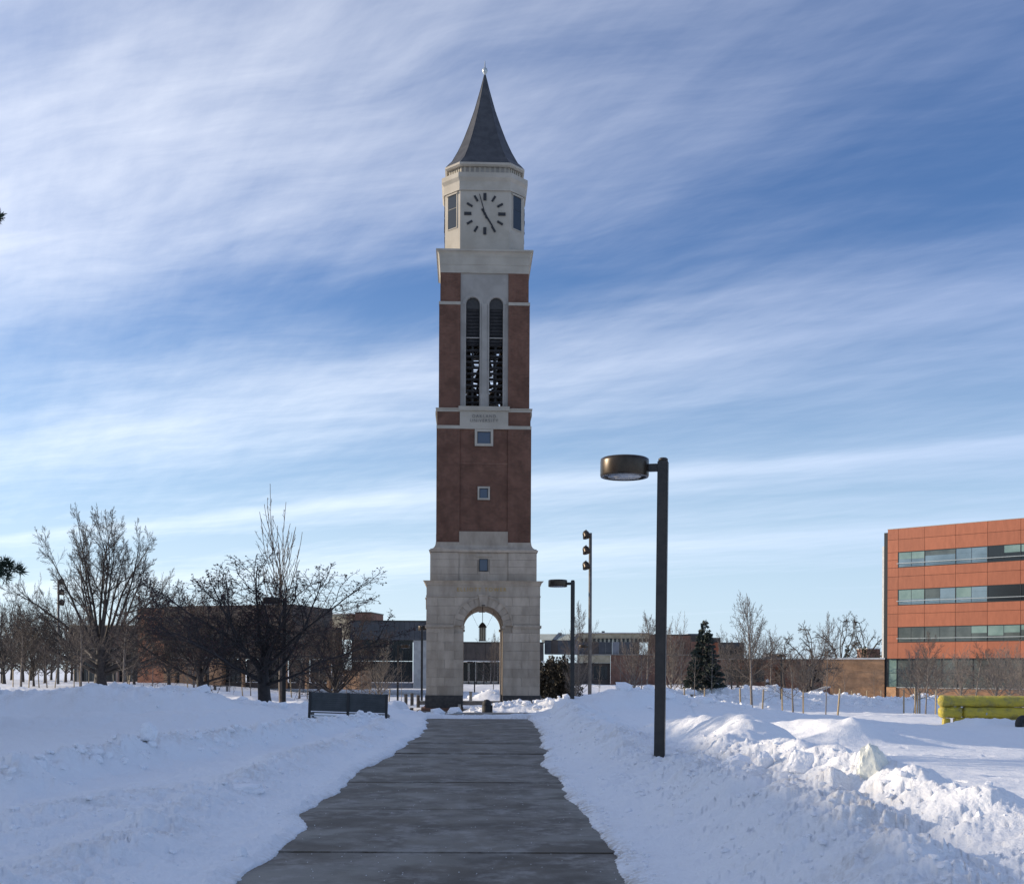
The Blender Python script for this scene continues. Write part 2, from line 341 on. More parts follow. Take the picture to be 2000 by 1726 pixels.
# (points with heights, width, chunkiness)
BANKS = [
 ([(1.9, 5, .34), (2.5, 8, .40), (2.75, 10, .46), (2.3, 13, .42), (2.5, 15.5, .20), (2.3, 18, .16), (1.9, 20.5, .36), (1.7, 25, .42), (1.6, 30, .4), (1.9, 36, .5)], .85, .8),
 ([(3.5, 5.0, .30), (3.45, 8.6, .60), (3.3, 11.0, .62), (3.4, 13.6, .66), (3.2, 16.5, .36), (4.1, 19.5, .74), (3.4, 24, .45)], .78, .0),
 ([(-7.5, 11.4, .18), (-5.95, 13.3, .38), (-5.6, 17.2, .42), (-4.8, 23.0, .36), (-3.9, 29, .26), (-3.9, 32, .16)], .42, 1.0),
 ([(-3.0, 6.5, .12), (-3.2, 12, .13), (-3.4, 17.5, .16), (-3.1, 24, .16), (-3.2, 30, .25)], .5, .8),
 ([(-5.2, 8.5, .10), (-4.4, 10.5, .12), (-3.9, 13.5, .10)], .7, .6),
 ([(-30, 33, .72), (-20, 34, .8), (-14, 35, .8), (-11.4, 35, 1.0), (-10.2, 35.5, .92), (-9.0, 36.5, .5), (-7.5, 37.5, .34), (-6.4, 38, .3)], 1.8, .9),
 ([(-13.5, 27, .3), (-9.5, 29, .35), (-7.2, 31, .4)], 1.3, .2),
 ([(-4.6, 41.5, .75), (-3.4, 43.0, .5)], 1.3, .3),
 ([(2.6, 40.0, .62), (4.6, 41.5, .85), (6.6, 43.0, .62), (9, 40.5, .4)], 1.5, .35),
 ([(5.5, 27, .25), (7.2, 24.5, .5), (8.6, 25.5, .18)], .9, .1),
 ([(6, 30, .3), (8, 33, .45), (12, 34, .35)], 1.5, .2),
 ([(15, 74, .5), (21, 76, .55), (29, 78, .4), (38, 80, .3)], 1.8, .6),
 ([(12, 77, .8), (17, 80, .9), (22, 83, .8)], 1.4, 1.2),
 ([(6, 78, 1.2), (10, 84, 1.5), (15, 88, 1.6), (20, 90, 1.6), (26, 92, 1.2), (32, 93, .6), (40, 98, .25)], 1.7, 1.6),
 ([(4, 62, .6), (7.5, 60, .9), (11, 56, .65)], 1.3, 1.3),
 ([(8, 70, .9), (13, 76, .9), (17.5, 78, 1.2)], 1.2, 1.6),
 ([(22, 78, 1.0), (28, 80, .9), (31, 84, 1.1)], 1.2, 1.5),
 ([(-2.2, 71.2, .45), (-.6, 70.2, .75), (1.4, 69.8, .8), (3.2, 69, .9)], 1.0, 1.5),
 ([(-1.6, 99, 1.1), (1.2, 101, 1.2), (3, 104, 1.0)], 2.0, 1.4),
 ([(-26, 92, .5), (-20, 88, .6), (-15, 92, .5)], 2.0, .5),
 ([(-14, 62, .5), (-9, 60, .55), (-6, 66, .6)], 1.5, .9),
 ([(-30, 70, .6), (-24, 66, .5), (-19, 68, .4)], 1.8, .6),
 ([(17.9, 45.8, .22), (18.6, 45.6, .34), (19.4, 45.7, .28), (20.4, 45.8, .22), (21.3, 46, .40)], .45, .5),
]
def terrain(x, y, detail=True):
    x = np.asarray(x, float); y = np.asarray(y, float)
    xl = np.interp(y, [p[0] for p in LE], [p[1] for p in LE]); xr = np.interp(y, [p[0] for p in RE], [p[1] for p in RE])
    je = fbm(x*.7, y*.45, 3, 5)*.20 + fbm(x*2.5, y*1.4, 2, 7)*.05 + fbm(x*8.0, y*8.0, 4, 9, .75)*.035
    s = np.maximum(xl - x, x - xr) + je
    s = np.where(y > 38.2, np.maximum(s, -1), s)
    right = x > (xl+xr)/2
    base = base_z(x, y)
    lump = np.zeros(x.shape); chunk = np.zeros(x.shape)
    for pts, w, ch in BANKS:
        xs_ = [p[0] for p in pts]; ys_ = [p[1] for p in pts]
        m = (x > min(xs_)-4*w) & (x < max(xs_)+4*w) & (y > min(ys_)-4*w) & (y < max(ys_)+4*w)
        if not m.any(): continue
        d, v = polyd(x[m], y[m], pts); wv = w*(1+.35*pn(x[m]*.7/w, y[m]*.7/w, 3)); g = np.exp(-(d/wv)**2)
        g = np.where(d < .5*wv, np.maximum(g, .8+.2*g), g) if False else g
        hh = v*g*(1+.30*fbm(x[m]*.9/w, y[m]*.9/w, 3, 21))
        lump[m] = np.maximum(lump[m], hh); chunk[m] = np.maximum(chunk[m], ch*g**(2.2 if y[m].min() < 32 else 1))
    h = .13 + .05*fbm(x*.25, y*.25, 3, 2) + .035*fbm(x*.5, y*1.6, 4, 31) + lump
    far = SS(40, 70, y); h = h + far*(.14*fbm(x*.16, y*.16, 4, 51) + .30*np.clip(fbm(x*.35, y*.35, 4, 61), 0, 1)**1.3*SS(-20, 5, x))
    if detail:
        r1 = fbm(x*2.6, y*2.6, 5, 41, .6); r2 = fbm(x*6.5, y*6.5, 4, 45, .62, True)
        side = np.where(right, SS(5.0, 2.0, x - .0*y) if False else 1-SS(2.6, 4.2, x), 1-SS(1.5, 4.5, -x)*.7)*(1-SS(36, 42, y))
        am = np.clip(chunk, 0, 1.6)
        blocks = np.clip(fbm(x*1.7, y*1.7, 3, 71)*1.8, -.1, .75)
        h = h + am*(.10*r1 + .024*r2 + .03*blocks*SS(.35, .8, am)) + side*(.028*r1 + .011*r2) + np.where(right, 0, 1)*(1-SS(36, 42, y))*(.022*r1 + .006*r2) + .012*r1 + .02*fbm(x*.9, y*2.6, 3, 91)*(y < 42)
        tt = fbm(x*1.25+.3*r1, y*1.9, 4, 101, .55); cm = np.clip(side*.8 + am*.8, 0, 1)*(y < 60)
        crust_ = (.035*SS(.10, .135, tt) + .04*SS(.24, .265, tt) - .03*SS(-.16, -.19, tt))*cm
        h = h + crust_
        # old footprints in the field on the right
        fp = (x > 4.5) & (y > 12) & (y < 40)
        h = h - np.where(fp, .05*SS(.25, .5, fbm(x*3.1, y*1.7, 2, 81))*SS(.05, .3, fbm(x*.22, y*.5, 2, 83)), 0)
    # profile off the path edge
    prof = np.where(right, SS(-.02, .13, s)*.22 + SS(.05, 1.5, s)*.78, SS(-.02, .16, s)*.40 + SS(.08, 1.6, s)*.60)
    inside = SS(.0, -.07, s) if False else 1-SS(-.06, .01, s)
    on = (y < 38.2)
    z = base + np.where(on, h*prof - .16*inside + .012*(1-inside), h)
    # cross walk and the paved court before the tower
    cw = (1-SS(.75, 1.05, np.abs(y-39.4)))*SS(-4.0, -3.4, x+.25*pn(y*2, x, 4))*(1-SS(1.1, 1.6, x))
    z = z*(1-cw) + (base-.02)*cw
    ct = (1-SS(3.4, 4.2, np.abs(x+2.1+.5*pn(x*.0+.5, y*.8, 6))))*SS(39.9, 41, y)*(1-SS(88, 90, y))
    pile = np.zeros(x.shape)
    for pts, w, ch in (BANKS[17],):
        d, v = polyd(x, y, pts); pile = np.maximum(pile, v*np.exp(-(d/w)**2)*(1+.4*fbm(x*1.5, y*1.5, 3, 99)))
    z = z*(1-ct) + (base-.03+np.where(pile > .12, pile, -.0))*ct
    dirt = np.clip(np.exp(-np.clip(s, 0, 9)/.10)*np.where(right, 1.3, .5)*SS(-.3, .4, pn(x*2, y*2, 8)+.3), 0, 1)*on + .45*np.clip(chunk, 0, 1)*SS(-.2, .5, pn(x*1.3, y*1.3, 12))
    return z, dirt
def tz(x, y): return float(terrain(np.array([x]), np.array([y]), False)[0][0])

def grid_mesh(name, XX, YY, ZZ, D):
    nr, nc = XX.shape; me = bpy.data.meshes.new(name)
    me.vertices.add(nr*nc); me.vertices.foreach_set('co', np.stack([XX, YY, ZZ], -1).ravel().astype(np.float32))
    i = np.arange(nr*nc).reshape(nr, nc); q = np.stack([i[:-1, :-1], i[:-1, 1:], i[1:, 1:], i[1:, :-1]], -1).reshape(-1, 4)
    me.loops.add(q.size); me.loops.foreach_set('vertex_index', q.ravel().astype(np.int32))
    me.polygons.add(len(q)); me.polygons.foreach_set('loop_start', (np.arange(len(q))*4).astype(np.int32))
    me.update(calc_edges=True); me.polygons.foreach_set('use_smooth', np.ones(len(q), bool))
    a = me.attributes.new('dirt', 'FLOAT', 'POINT'); a.data.foreach_set('value', D.ravel().astype(np.float32))
    me.update(); return me
# one sheet: fine rows near the walk, growing towards the horizon
rows = [0.5]
while rows[-1] < 190: rows.append(rows[-1] + max(.022, rows[-1]*.0052) if rows[-1] > 6 else rows[-1] + .12)
rows += list(np.geomspace(196, 2600, 26))
rows = np.array(rows)
ks = np.concatenate([-np.geomspace(9, .50, 26), np.linspace(-.485, .485, 780), np.geomspace(.50, 9, 26)])
KK, YY = np.meshgrid(ks, rows); XX = KK*(YY + 3.0*np.exp(-YY/3.0))
ZZ, DD = terrain(XX.ravel(), YY.ravel()); ZZ = ZZ.reshape(XX.shape); DD = DD.reshape(XX.shape)
flat = SS(170, 260, YY); ZZ = ZZ*(1-flat) + (-.3)*flat
tag(link('snow_ground', grid_mesh('snow_ground', XX, YY, ZZ, DD), M['snow']), kind='structure')
b = MB()
b.add([(-2500, -900, -.35), (2500, -900, -.35), (2500, .6, -.35), (-2500, .6, -.35)], [(0, 1, 2, 3)])
tag(b.build('snow_ground', M['snow']), kind='structure')

# ------------------------------------------------------------------ concrete walk, slab by slab
pb = MB().box(-3.6, 1.6, 1.0, 38.2, -.30, -.115).build('path', M['soil']); tag(pb, kind='structure')
ys = [1.0, 3.87, 6.97, 10.07, 13.2, 16.4, 19.1, 22.2, 25.3, 28.4, 31.5, 34.6, 38.2]
for i in range(len(ys)-1):
    me = bpy.data.meshes.new('slab'); bm = bmesh.new()
    bmesh.ops.create_cube(bm, size=1); 
    w, l = 4.6, ys[i+1]-ys[i]-.011
    bmesh.ops.scale(bm, vec=(w, l, .11), verts=bm.verts)
    bmesh.ops.bevel(bm, geom=[e for e in bm.edges if all(v.co.z > 0 for v in e.verts)], offset=.008, segments=2, affect='EDGES')
    bm.to_mesh(me); bm.free()
    o = link('slab', me, M['path'], pb, (-.9, (ys[i]+ys[i+1])/2, -.055 + [0, .002, -.003, .004, 0, .003, -.012, 0, .004, -.002, .003, 0][i]))
    o.rotation_euler = (random.uniform(-.0012, .0012), random.uniform(-.0012, .0012), 0)
# walk crossing the end of the path, sunk paved court before the tower
b = MB().box(-4.6, 2.2, 38.215, 40.6, -.3, -.0); tag(b.build('cross_walk', M['plaza']), kind='structure')
N = 24; vs = []; fs = []
for j in range(N+1):
    yy = 40.6 + (90-40.6)*j/N
    for k, xx in enumerate((-7.2, 3.0)): vs.append((xx, yy, float(base_z(np.array(xx*.0-2.1), np.array(yy)))-.004))
for j in range(N): fs.append((2*j, 2*j+1, 2*j+3, 2*j+2))
tag(MB().add(vs, fs).build('tower_court', M['plaza']), kind='structure')

# ------------------------------------------------------------------ loose snow crumbs and blocks
def rock(bm_list, c, r, rnd, sq=(1, 1, .7), sub=1):
    bm = bmesh.new(); bmesh.ops.create_icosphere(bm, subdivisions=sub, radius=1)
    ax = [Vector((rnd.uniform(-1, 1), rnd.uniform(-1, 1), rnd.uniform(-1, 1))).normalized() for _ in range(5)]
    rot = Euler((rnd.uniform(0, 6), rnd.uniform(0, 6), rnd.uniform(0, 6))).to_matrix(); vs = []
    for v in bm.verts:
        p = v.co.copy()
        for a in ax:
            d = p.dot(a)
            if d > .62: p -= a*(d-.62)
        p = rot @ (p*rnd.uniform(.9, 1.08)); vs.append((c[0]+p.x*r*sq[0], c[1]+p.y*r*sq[1], c[2]+p.z*r*sq[2]))
    fs = [tuple(v.index for v in f.verts) for f in bm.faces]; bm.free()
    bm_list.add(vs, fs)
rnd = random.Random(5); cr = MB(); spots = []
def scatter(pts, w, n, r0, r1):
    for _ in range(n):
        t = rnd.random()*(len(pts)-1); i = int(t); f_ = t-i
        x = pts[i][0]*(1-f_)+pts[i+1][0]*f_ + rnd.gauss(0, w); y = pts[i][1]*(1-f_)+pts[i+1][1]*f_ + rnd.gauss(0, w)
        spots.append((x, y, r0*(r1/r0)**(rnd.random()**2.2)))
scatter(BANKS[0][0], .6, 1700, .008, .055); scatter(BANKS[2][0], .22, 1100, .012, .11); scatter(BANKS[3][0], .35, 350, .01, .05); scatter(BANKS[4][0], .5, 160, .01, .05)
scatter([(p[1]+.10, p[0]) for p in RE if p[0] > 7], .09, 750, .008, .032); scatter([(p[1]-.1, p[0]) for p in LE if p[0] > 7], .07, 240, .006, .02)
for bi, n in ((11, 120), (12, 200), (13, 420), (14, 160), (15, 220), (16, 160), (17, 160), (18, 120), (8, 60), (7, 40), (5, 60)): scatter(BANKS[bi][0], BANKS[bi][1]*.6, n, .06, .38)
zz = terrain(np.array([s_[0] for s_ in spots]), np.array([s_[1] for s_ in spots]))[0]
for (x, y, r), z in zip(spots, zz):
    if not (-2.3 < x < .7 and y < 38): rock(cr, (x, y, z+r*.15), r, rnd)
tag(cr.build('snow_crumbs', M['snow_chunk']), 'loose crumbs and broken lumps of plowed snow lying along the banks', 'snow lumps', kind='stuff')
gr = MB()
for _ in range(520):
    y = 6.5 + 22*rnd.random()**1.6; x = rnd.uniform(-2.2, .85); r = rnd.uniform(.002, .0055)
    gr.add([(x-r, y, .004), (x, y-r, .004), (x+r, y, .005), (x, y+r, .004), (x, y, .004+r)], [(0, 1, 4), (1, 2, 4), (2, 3, 4), (3, 0, 4)])
tag(gr.build('salt_grains', M['snow_chunk']), 'white salt and ice grains strewn over the damp concrete walk', 'salt grains', kind='stuff')
from mathutils import noise as mnoise
def block(x, y, r, sq, label, m='snow_chunk', up=.5, seed=1, name='snow_block'):
    b = MB(); rr0 = random.Random(seed); bm = bmesh.new(); bmesh.ops.create_icosphere(bm, subdivisions=4, radius=1)
    ax = [Vector((rr0.uniform(-1, 1), rr0.uniform(-1, 1), rr0.uniform(-.3, 1))).normalized() for _ in range(8)]
    for v in bm.verts:
        p = v.co.copy()
        for a in ax:
            d = p.dot(a)
            if d > .66: p -= a*(d-.66)*.85
        q = p*1.6+Vector((seed*3.1, 0, 0)); p *= 1 + .22*mnoise.fractal(q, 1.0, 2.0, 5) + .06*mnoise.noise(q*6)
        v.co = Vector((p.x*r*sq[0], p.y*r*sq[1], p.z*r*sq[2]))
    vs_ = [tuple(v.co) for v in bm.verts]; b.add(vs_, [tuple(v.index for v in f.verts) for f in bm.faces]); bm.free(); o = b.build(name, M[m], smooth=False); o.location = (x, y, tz(x, y)+r*sq[2]*up)
    tag(o, label, 'snow block' if m != 'ice' else 'ice slab'); return o
block(X(291, 17.2), 17.2, .17, (.8, .8, 1.0), 'largest upright lump of snow on the berm left of the path', seed=3, up=.9)
block(X(470, 13.2), 13.4, .16, (1.5, .8, .5), 'dirty yellowish lump half sunk in the smooth snow left of the path', seed=8, up=.2)
block(X(1705, 9.9), 9.9, .24, (.75, .5, 1.25), 'upright greenish ice slab standing in the bank right of the path', 'ice', .0, 12, 'ice_slab')
block(X(474, 9.4), 9.4, .05, (1, .8, 1.0), 'small lone snow lump near the curved lip beside the lower left walk', seed=6, up=.6)
block(X(1440, 13.0), 13.0, .13, (1.6, .8, 1.0), 'sunlit double lump of snow on the right bank nearest the tall black lamp', seed=16, up=.8)
block(X(1495, 12.2), 12.2, .10, (1.0, .8, 1.3), 'narrow sunlit snow lump on the right bank between two wider lumps', seed=17, up=.9)
block(X(1562, 11.4), 11.4, .15, (1.2, .9, .9), 'broad peaked sunlit snow lump in the middle of the right bank', seed=18, up=.7)
block(X(1712, 10.4), 10.6, .12, (1.3, .8, .9), 'rough lit snow lump just above the greenish ice slab', seed=19, up=.7)
# ------------------------------------------------------------------ clock tower
DC = 82.0; TZ = -1.30
def HW(hw): return hw*DC/(F+hw)
def LZ(py_, hw): return Z(py_, DC-HW(hw)) - TZ
T = empty('clock_tower', (X(942.0, DC), DC, TZ), R(2.3), 'tall brick and limestone clock tower with pointed grey spire at the end of the path', 'clock tower')
def face4(fn, sides=(0, 1, 2, 3)):
    for q in sides: fn(Matrix.Rotation(q*math.pi/2, 4, 'Z'), q)
def put(name, mb, m, Mx=None, smooth=False, parent=None):
    o = mb.build(name, M[m], parent or T, smooth)
    if Mx is not None: o.matrix_local = Mx
    return o
zB0, zB1 = LZ(1358, 111), LZ(1166, 111)
hb = HW(111); hcore = hb-.14; rA = 1.36; zS = LZ(1222, 111)
put('plinth', MB(), 'granite') if False else None
# granite plinth as four corner blocks, brown steps below
ph = HW(113)
for sx in (-1, 1):
    for sy in (-1, 1):
        b = MB().box(*sorted((sx*(rA+.02), sx*ph)), *sorted((sy*(rA+.02), sy*ph)), LZ(1373, 113)-.35, zB0); put('plinth', b, 'granite')
        b = MB().box(*sorted((sx*(rA+.05), sx*(ph+.25))), *sorted((sy*(rA+.05), sy*(ph+.25))), -.6, LZ(1373, 113)-.34); put('step', b, 'brick3')
        b = MB().box(*sorted((sx*(rA+.0), sx*(ph+.55))), *sorted((sy*(rA+.0), sy*(ph+.55))), -.6, LZ(1373, 113)-.52); put('step', b, 'plaza')
def arch_poly(r, z0, zs, n=20):
    return [(-r, z0), (r, z0)] + [(r*math.cos(math.pi*i/n), zs + r*math.sin(math.pi*i/n)) for i in range(n+1)]
def cut(o, cutters):
    for i, c in enumerate(cutters):
        md = o.modifiers.new('b%d' % i, 'BOOLEAN'); md.object = c; md.operation = 'DIFFERENCE'; md.solver = 'EXACT'
    bpy.context.view_layer.update()
    me = bpy.data.meshes.new_from_object(o.evaluated_get(bpy.context.evaluated_depsgraph_get()))
    o.modifiers.clear(); o.data = me
    for c in cutters: bpy.data.objects.remove(c)
core = MB().box(-hcore, hcore, -hcore, hcore, zB0, zB1+.9).build('archway', M['lime'])
c1 = MB().prism(arch_poly(rA, zB0-1, zS), -6, 6).build('c'); c2 = MB().prism(arch_poly(rA, zB0-1.01, zS), -6.1, 6.1).build('c'); c2.rotation_euler = (0, 0, math.pi/2)
cut(core, [c1, c2]); core.parent = T
# ashlar courses
nC = 11; ch = (zB1-zB0)/nC; rRing = rA+.62; J = .012
def blocks(Mx, q):
    rnd = random.Random(q)
    for r in range(nC):
        za, zb = zB0 + r*ch + J/2, zB0 + (r+1)*ch - J/2
        for s in (-1, 1):
            inner = rA if zb < zS else (rRing if za < zS+.02 else None)
            cuts = [hb, hb-1.0-.5*(r % 2), rA+.02]
            def lim(z):
                if z < zS: return rA if zb < zS+.05 else rRing
                t = rRing**2-(z-zS)**2; return math.sqrt(t) if t > 0 else 0.0
            edges = [hb-.0] + ([hb-1.25] if r % 2 else [hb-.75, hb-1.9])
            if za > zS: edges += [.95 + .35*(r % 2)]
            edges.append(0.0)
            for e0, e1 in zip(edges[:-1], edges[1:]):
                pts = []; zs_ = [za + (zb-za)*i/4 for i in range(5)]
                li = [max(lim(z) + J/2, e1 + (J/2 if e1 > 0 else 0.0)) for z in zs_]; outer = e0 - (J/2 if e0 < hb else 0)
                if min(li) > outer - .05: continue
                li = [min(l, outer-.005) for l in li]
                poly = [(s*outer, za), (s*outer, zb)] + [(s*l, z) for l, z in zip(reversed(li), reversed(zs_))]
                if all(abs(l-li[0]) < 1e-4 for l in li): poly = [(s*outer, za), (s*outer, zb), (s*li[0], zb), (s*li[0], za)]
                if s < 0: poly = poly[::-1]
                pr = rnd.uniform(0, .012); ins = .0 if q % 2 == 0 else .145
                if q % 2: poly = [(max(-hcore, min(hcore, x)), z) for x, z in poly]
                put('stone_block', MB().prism(poly, -hb-pr+.006, -hcore-.0005), 'lime', Mx)
face4(blocks)
def vouss(Mx, q):
    n = 13
    for i in range(n):
        if i == n//2: continue
        a0, a1 = math.pi*i/n+.006, math.pi*(i+1)/n-.006
        ar = [(rA+.005, a0), (rA+.005, (a0+a1)/2), (rA+.005, a1), (rRing-.01, a1), (rRing-.01, (a0+a1)/2), (rRing-.01, a0)]
        poly = [(r*math.cos(a), zS+r*math.sin(a)) for r, a in ar][::-1]
        put('voussoir', MB().prism(poly, -hb-.02, -hcore-.0004), 'lime', Mx)
    # raised outer moulding and keystone
    k = MB(); m_ = 26
    for i in range(m_):
        a0, a1 = math.pi*i/m_, math.pi*(i+1)/m_
        poly = [(r*math.cos(a), zS+r*math.sin(a)) for r, a in ((rRing-.06, a0), (rRing-.06, a1), (rRing+.05, a1), (rRing+.05, a0))][::-1]
        k.prism(poly, -hb-.075, -hb-.018)
    put('arch_moulding', k, 'lime', Mx)
    zt = zS+rA-.05; z2 = LZ(1161, 111)
    put('keystone', MB().prism([(-.235, zt), (.235, zt), (.30, z2-.12), (-.30, z2-.12)], -hb-.17, -hcore+.01).box(-.34, .34, -hb-.21, -hb-.02, z2-.12, z2), 'lime', Mx)
face4(vouss)
def impost(Mx, q):
    zi = LZ(1222, 111)
    for s in (-1, 1):
        x0, x1 = sorted((s*(rRing+.06), s*(hb+.09 if q % 2 == 0 else hb+.0)))
        b = MB().box(x0, x1, -hb-.10, -hb+.03, zi-.08, zi+.03).box(x0, x1, -hb-.06, -hb+.028, zi-.16, zi-.081); put('impost', b, 'lime', Mx)
        x0, x1 = sorted((s*(rA-.09), s*(rA+.14))); put('impost', MB().box(x0, x1, -hb-.03, -hb+1.2, zi-.16, zi), 'lime', Mx)
face4(impost)
# frieze and cornice
z0 = zB1+.004; z1 = LZ(1143, 112)
b = MB().frustum(HW(112), z0, HW(112), z0+.10); put('frieze', b, 'lime')
b = MB().frustum(HW(111), z0+.101, HW(111), z1); put('frieze', b, 'lime')
b = MB(); 
for (h0, za, h1, zb) in ((HW(112.5), z1+.001, HW(113), z1+.1), (HW(113.2), z1+.101, HW(117.5), z1+.30), (HW(118), z1+.301, HW(118), LZ(1134, 118))): b.frustum(h0, za, h1, zb)
put('cornice', b, 'lime')
# upper stone stage
h2 = HW(104); zC = LZ(1134, 118); zD = LZ(1079, 104)
put('upper_stage', MB().frustum(h2-.14, zC-.05, h2-.14, zD+.02), 'lime')
def upblocks(Mx, q):
    n = 4; c_ = (zD-zC)/n; mid = HW(47)
    for r in range(n):
        za, zb = zC+r*c_+J/2, zC+(r+1)*c_-J/2
        lim_ = h2 if q % 2 == 0 else h2-.14
        for (xa, xb, yy) in ((-lim_, -mid-.01, -h2), (-mid+.01, mid-.01, -h2+.09), (mid+.01, lim_, -h2)):
            if -1.8 < xa < -1.5 and r in (1, 2):
                w = .42
                put('stone_block', MB().box(xa, -w-.01, yy, -h2+.1405, za, zb), 'lime', Mx); put('stone_block', MB().box(w+.01, xb, yy, -h2+.1405, za, zb), 'lime', Mx)
            else: put('stone_block', MB().box(xa, xb, yy, -h2+.1405, za, zb), 'lime', Mx)
    za, zb = LZ(1114, 104), LZ(1093, 104)
    put('window', MB().box(-.30, .30, -h2+.06, -h2+.139, za-.06, zb+.06), 'frame', Mx)
    put('window_pane', MB().box(-.25, .25, -h2+.055, -h2+.07, za, zb), 'bluepane', Mx)
    put('lintel', MB().box(-.55, .55, -h2+.02, -h2+.089, zb+.20, zb+.42), 'lime', Mx)
    for zz0, zz1 in ((zC+c_, za-.062), (zb+.062, zC+3*c_)):
        put('stone_block', MB().box(-.405, .405, -h2+.09, -h2+.1405, zz0+.004, zz1-.004), 'lime', Mx)
face4(upblocks)
b = MB().frustum(h2+.06, zD+.021, h2+.1, zD+.16).frustum(h2+.02, zD+.161, h2-.02, zD+.25)
put('cornice', b, 'lime')
b = MB(); zE = LZ(1059, 93); za = zD+.251; hs = HW(92.5)
pr = [(h2-.04 - (h2-.04-hs-.02)*math.sin(i/8*math.pi/2), za + (zE-za)*(1-math.cos(i/8*math.pi/2))) for i in range(9)]
b.rings([[(-r, -r, z), (r, -r, z), (r, r, z), (-r, r, z)] for r, z in pr]); put('flared_base', b, 'lime')
# brick shaft: corner piers + recessed centre
zF = LZ(838, 92); bay = HW(46)
def shaft(hsz, z0, z1, name='brick_pier', m='brick'):
    for sx in (-1, 1):
        for sy in (-1, 1): put(name, MB().box(*sorted((sx*bay, sx*hsz)), *sorted((sy*bay, sy*hsz)), z0, z1), m)
shaft(hs, zE, zF)
rec = .10
def centre(Mx, q):
    put('brick_wall', MB().box(-bay+.002, bay-.002, -hs+rec, -bay-.001, LZ(1038, 92), zF), 'brick', Mx)
    put('stone_panel', MB().box(-bay-.02, bay+.02, -hs-.05, -bay-.002, zE-.3, LZ(1038, 92)-.003), 'lime', Mx)
    put('string_course', MB().box(-bay+.002, bay-.002, -hs+rec-.02, -hs+rec-.001, LZ(905, 92)-.03, LZ(905, 92)+.03), 'brick3', Mx)
    for (xa, xb, ya, yb, f_) in ((925, 961, 839, 871, .17), (931, 955, 950, 976, .12)):
        cx = 0.0; w = (xb-xa)/2*(DC-hs)/F; z0_, z1_ = LZ(yb, 92), LZ(ya, 92)
        if f_ > .15: z1_ = zF - .003
        y = -hs+rec
        fr = MB().box(-w, w, y-.09, y-.001, z0_, z0_+f_).box(-w, w, y-.09, y-.001, z1_-f_, z1_).box(-w, -w+f_, y-.09, y-.001, z0_+f_, z1_-f_).box(w-f_, w, y-.09, y-.001, z0_+f_, z1_-f_)
        wf = put('window_frame', fr, 'trim', Mx)
        put('window_pane', MB().box(-w+f_, w-f_, y-.03, y-.002, z0_+f_, z1_-f_), 'bluepane', Mx)
        put('sash', MB().box(-w+f_, -w+f_+.05, y-.05, y-.031, z0_+f_, z1_-f_).box(w-f_-.05, w-f_, y-.05, y-.031, z0_+f_, z1_-f_).box(-w+f_+.05, w-f_-.05, y-.05, y-.031, z1_-f_-.05, z1_-f_), 'frame', Mx)
face4(centre)
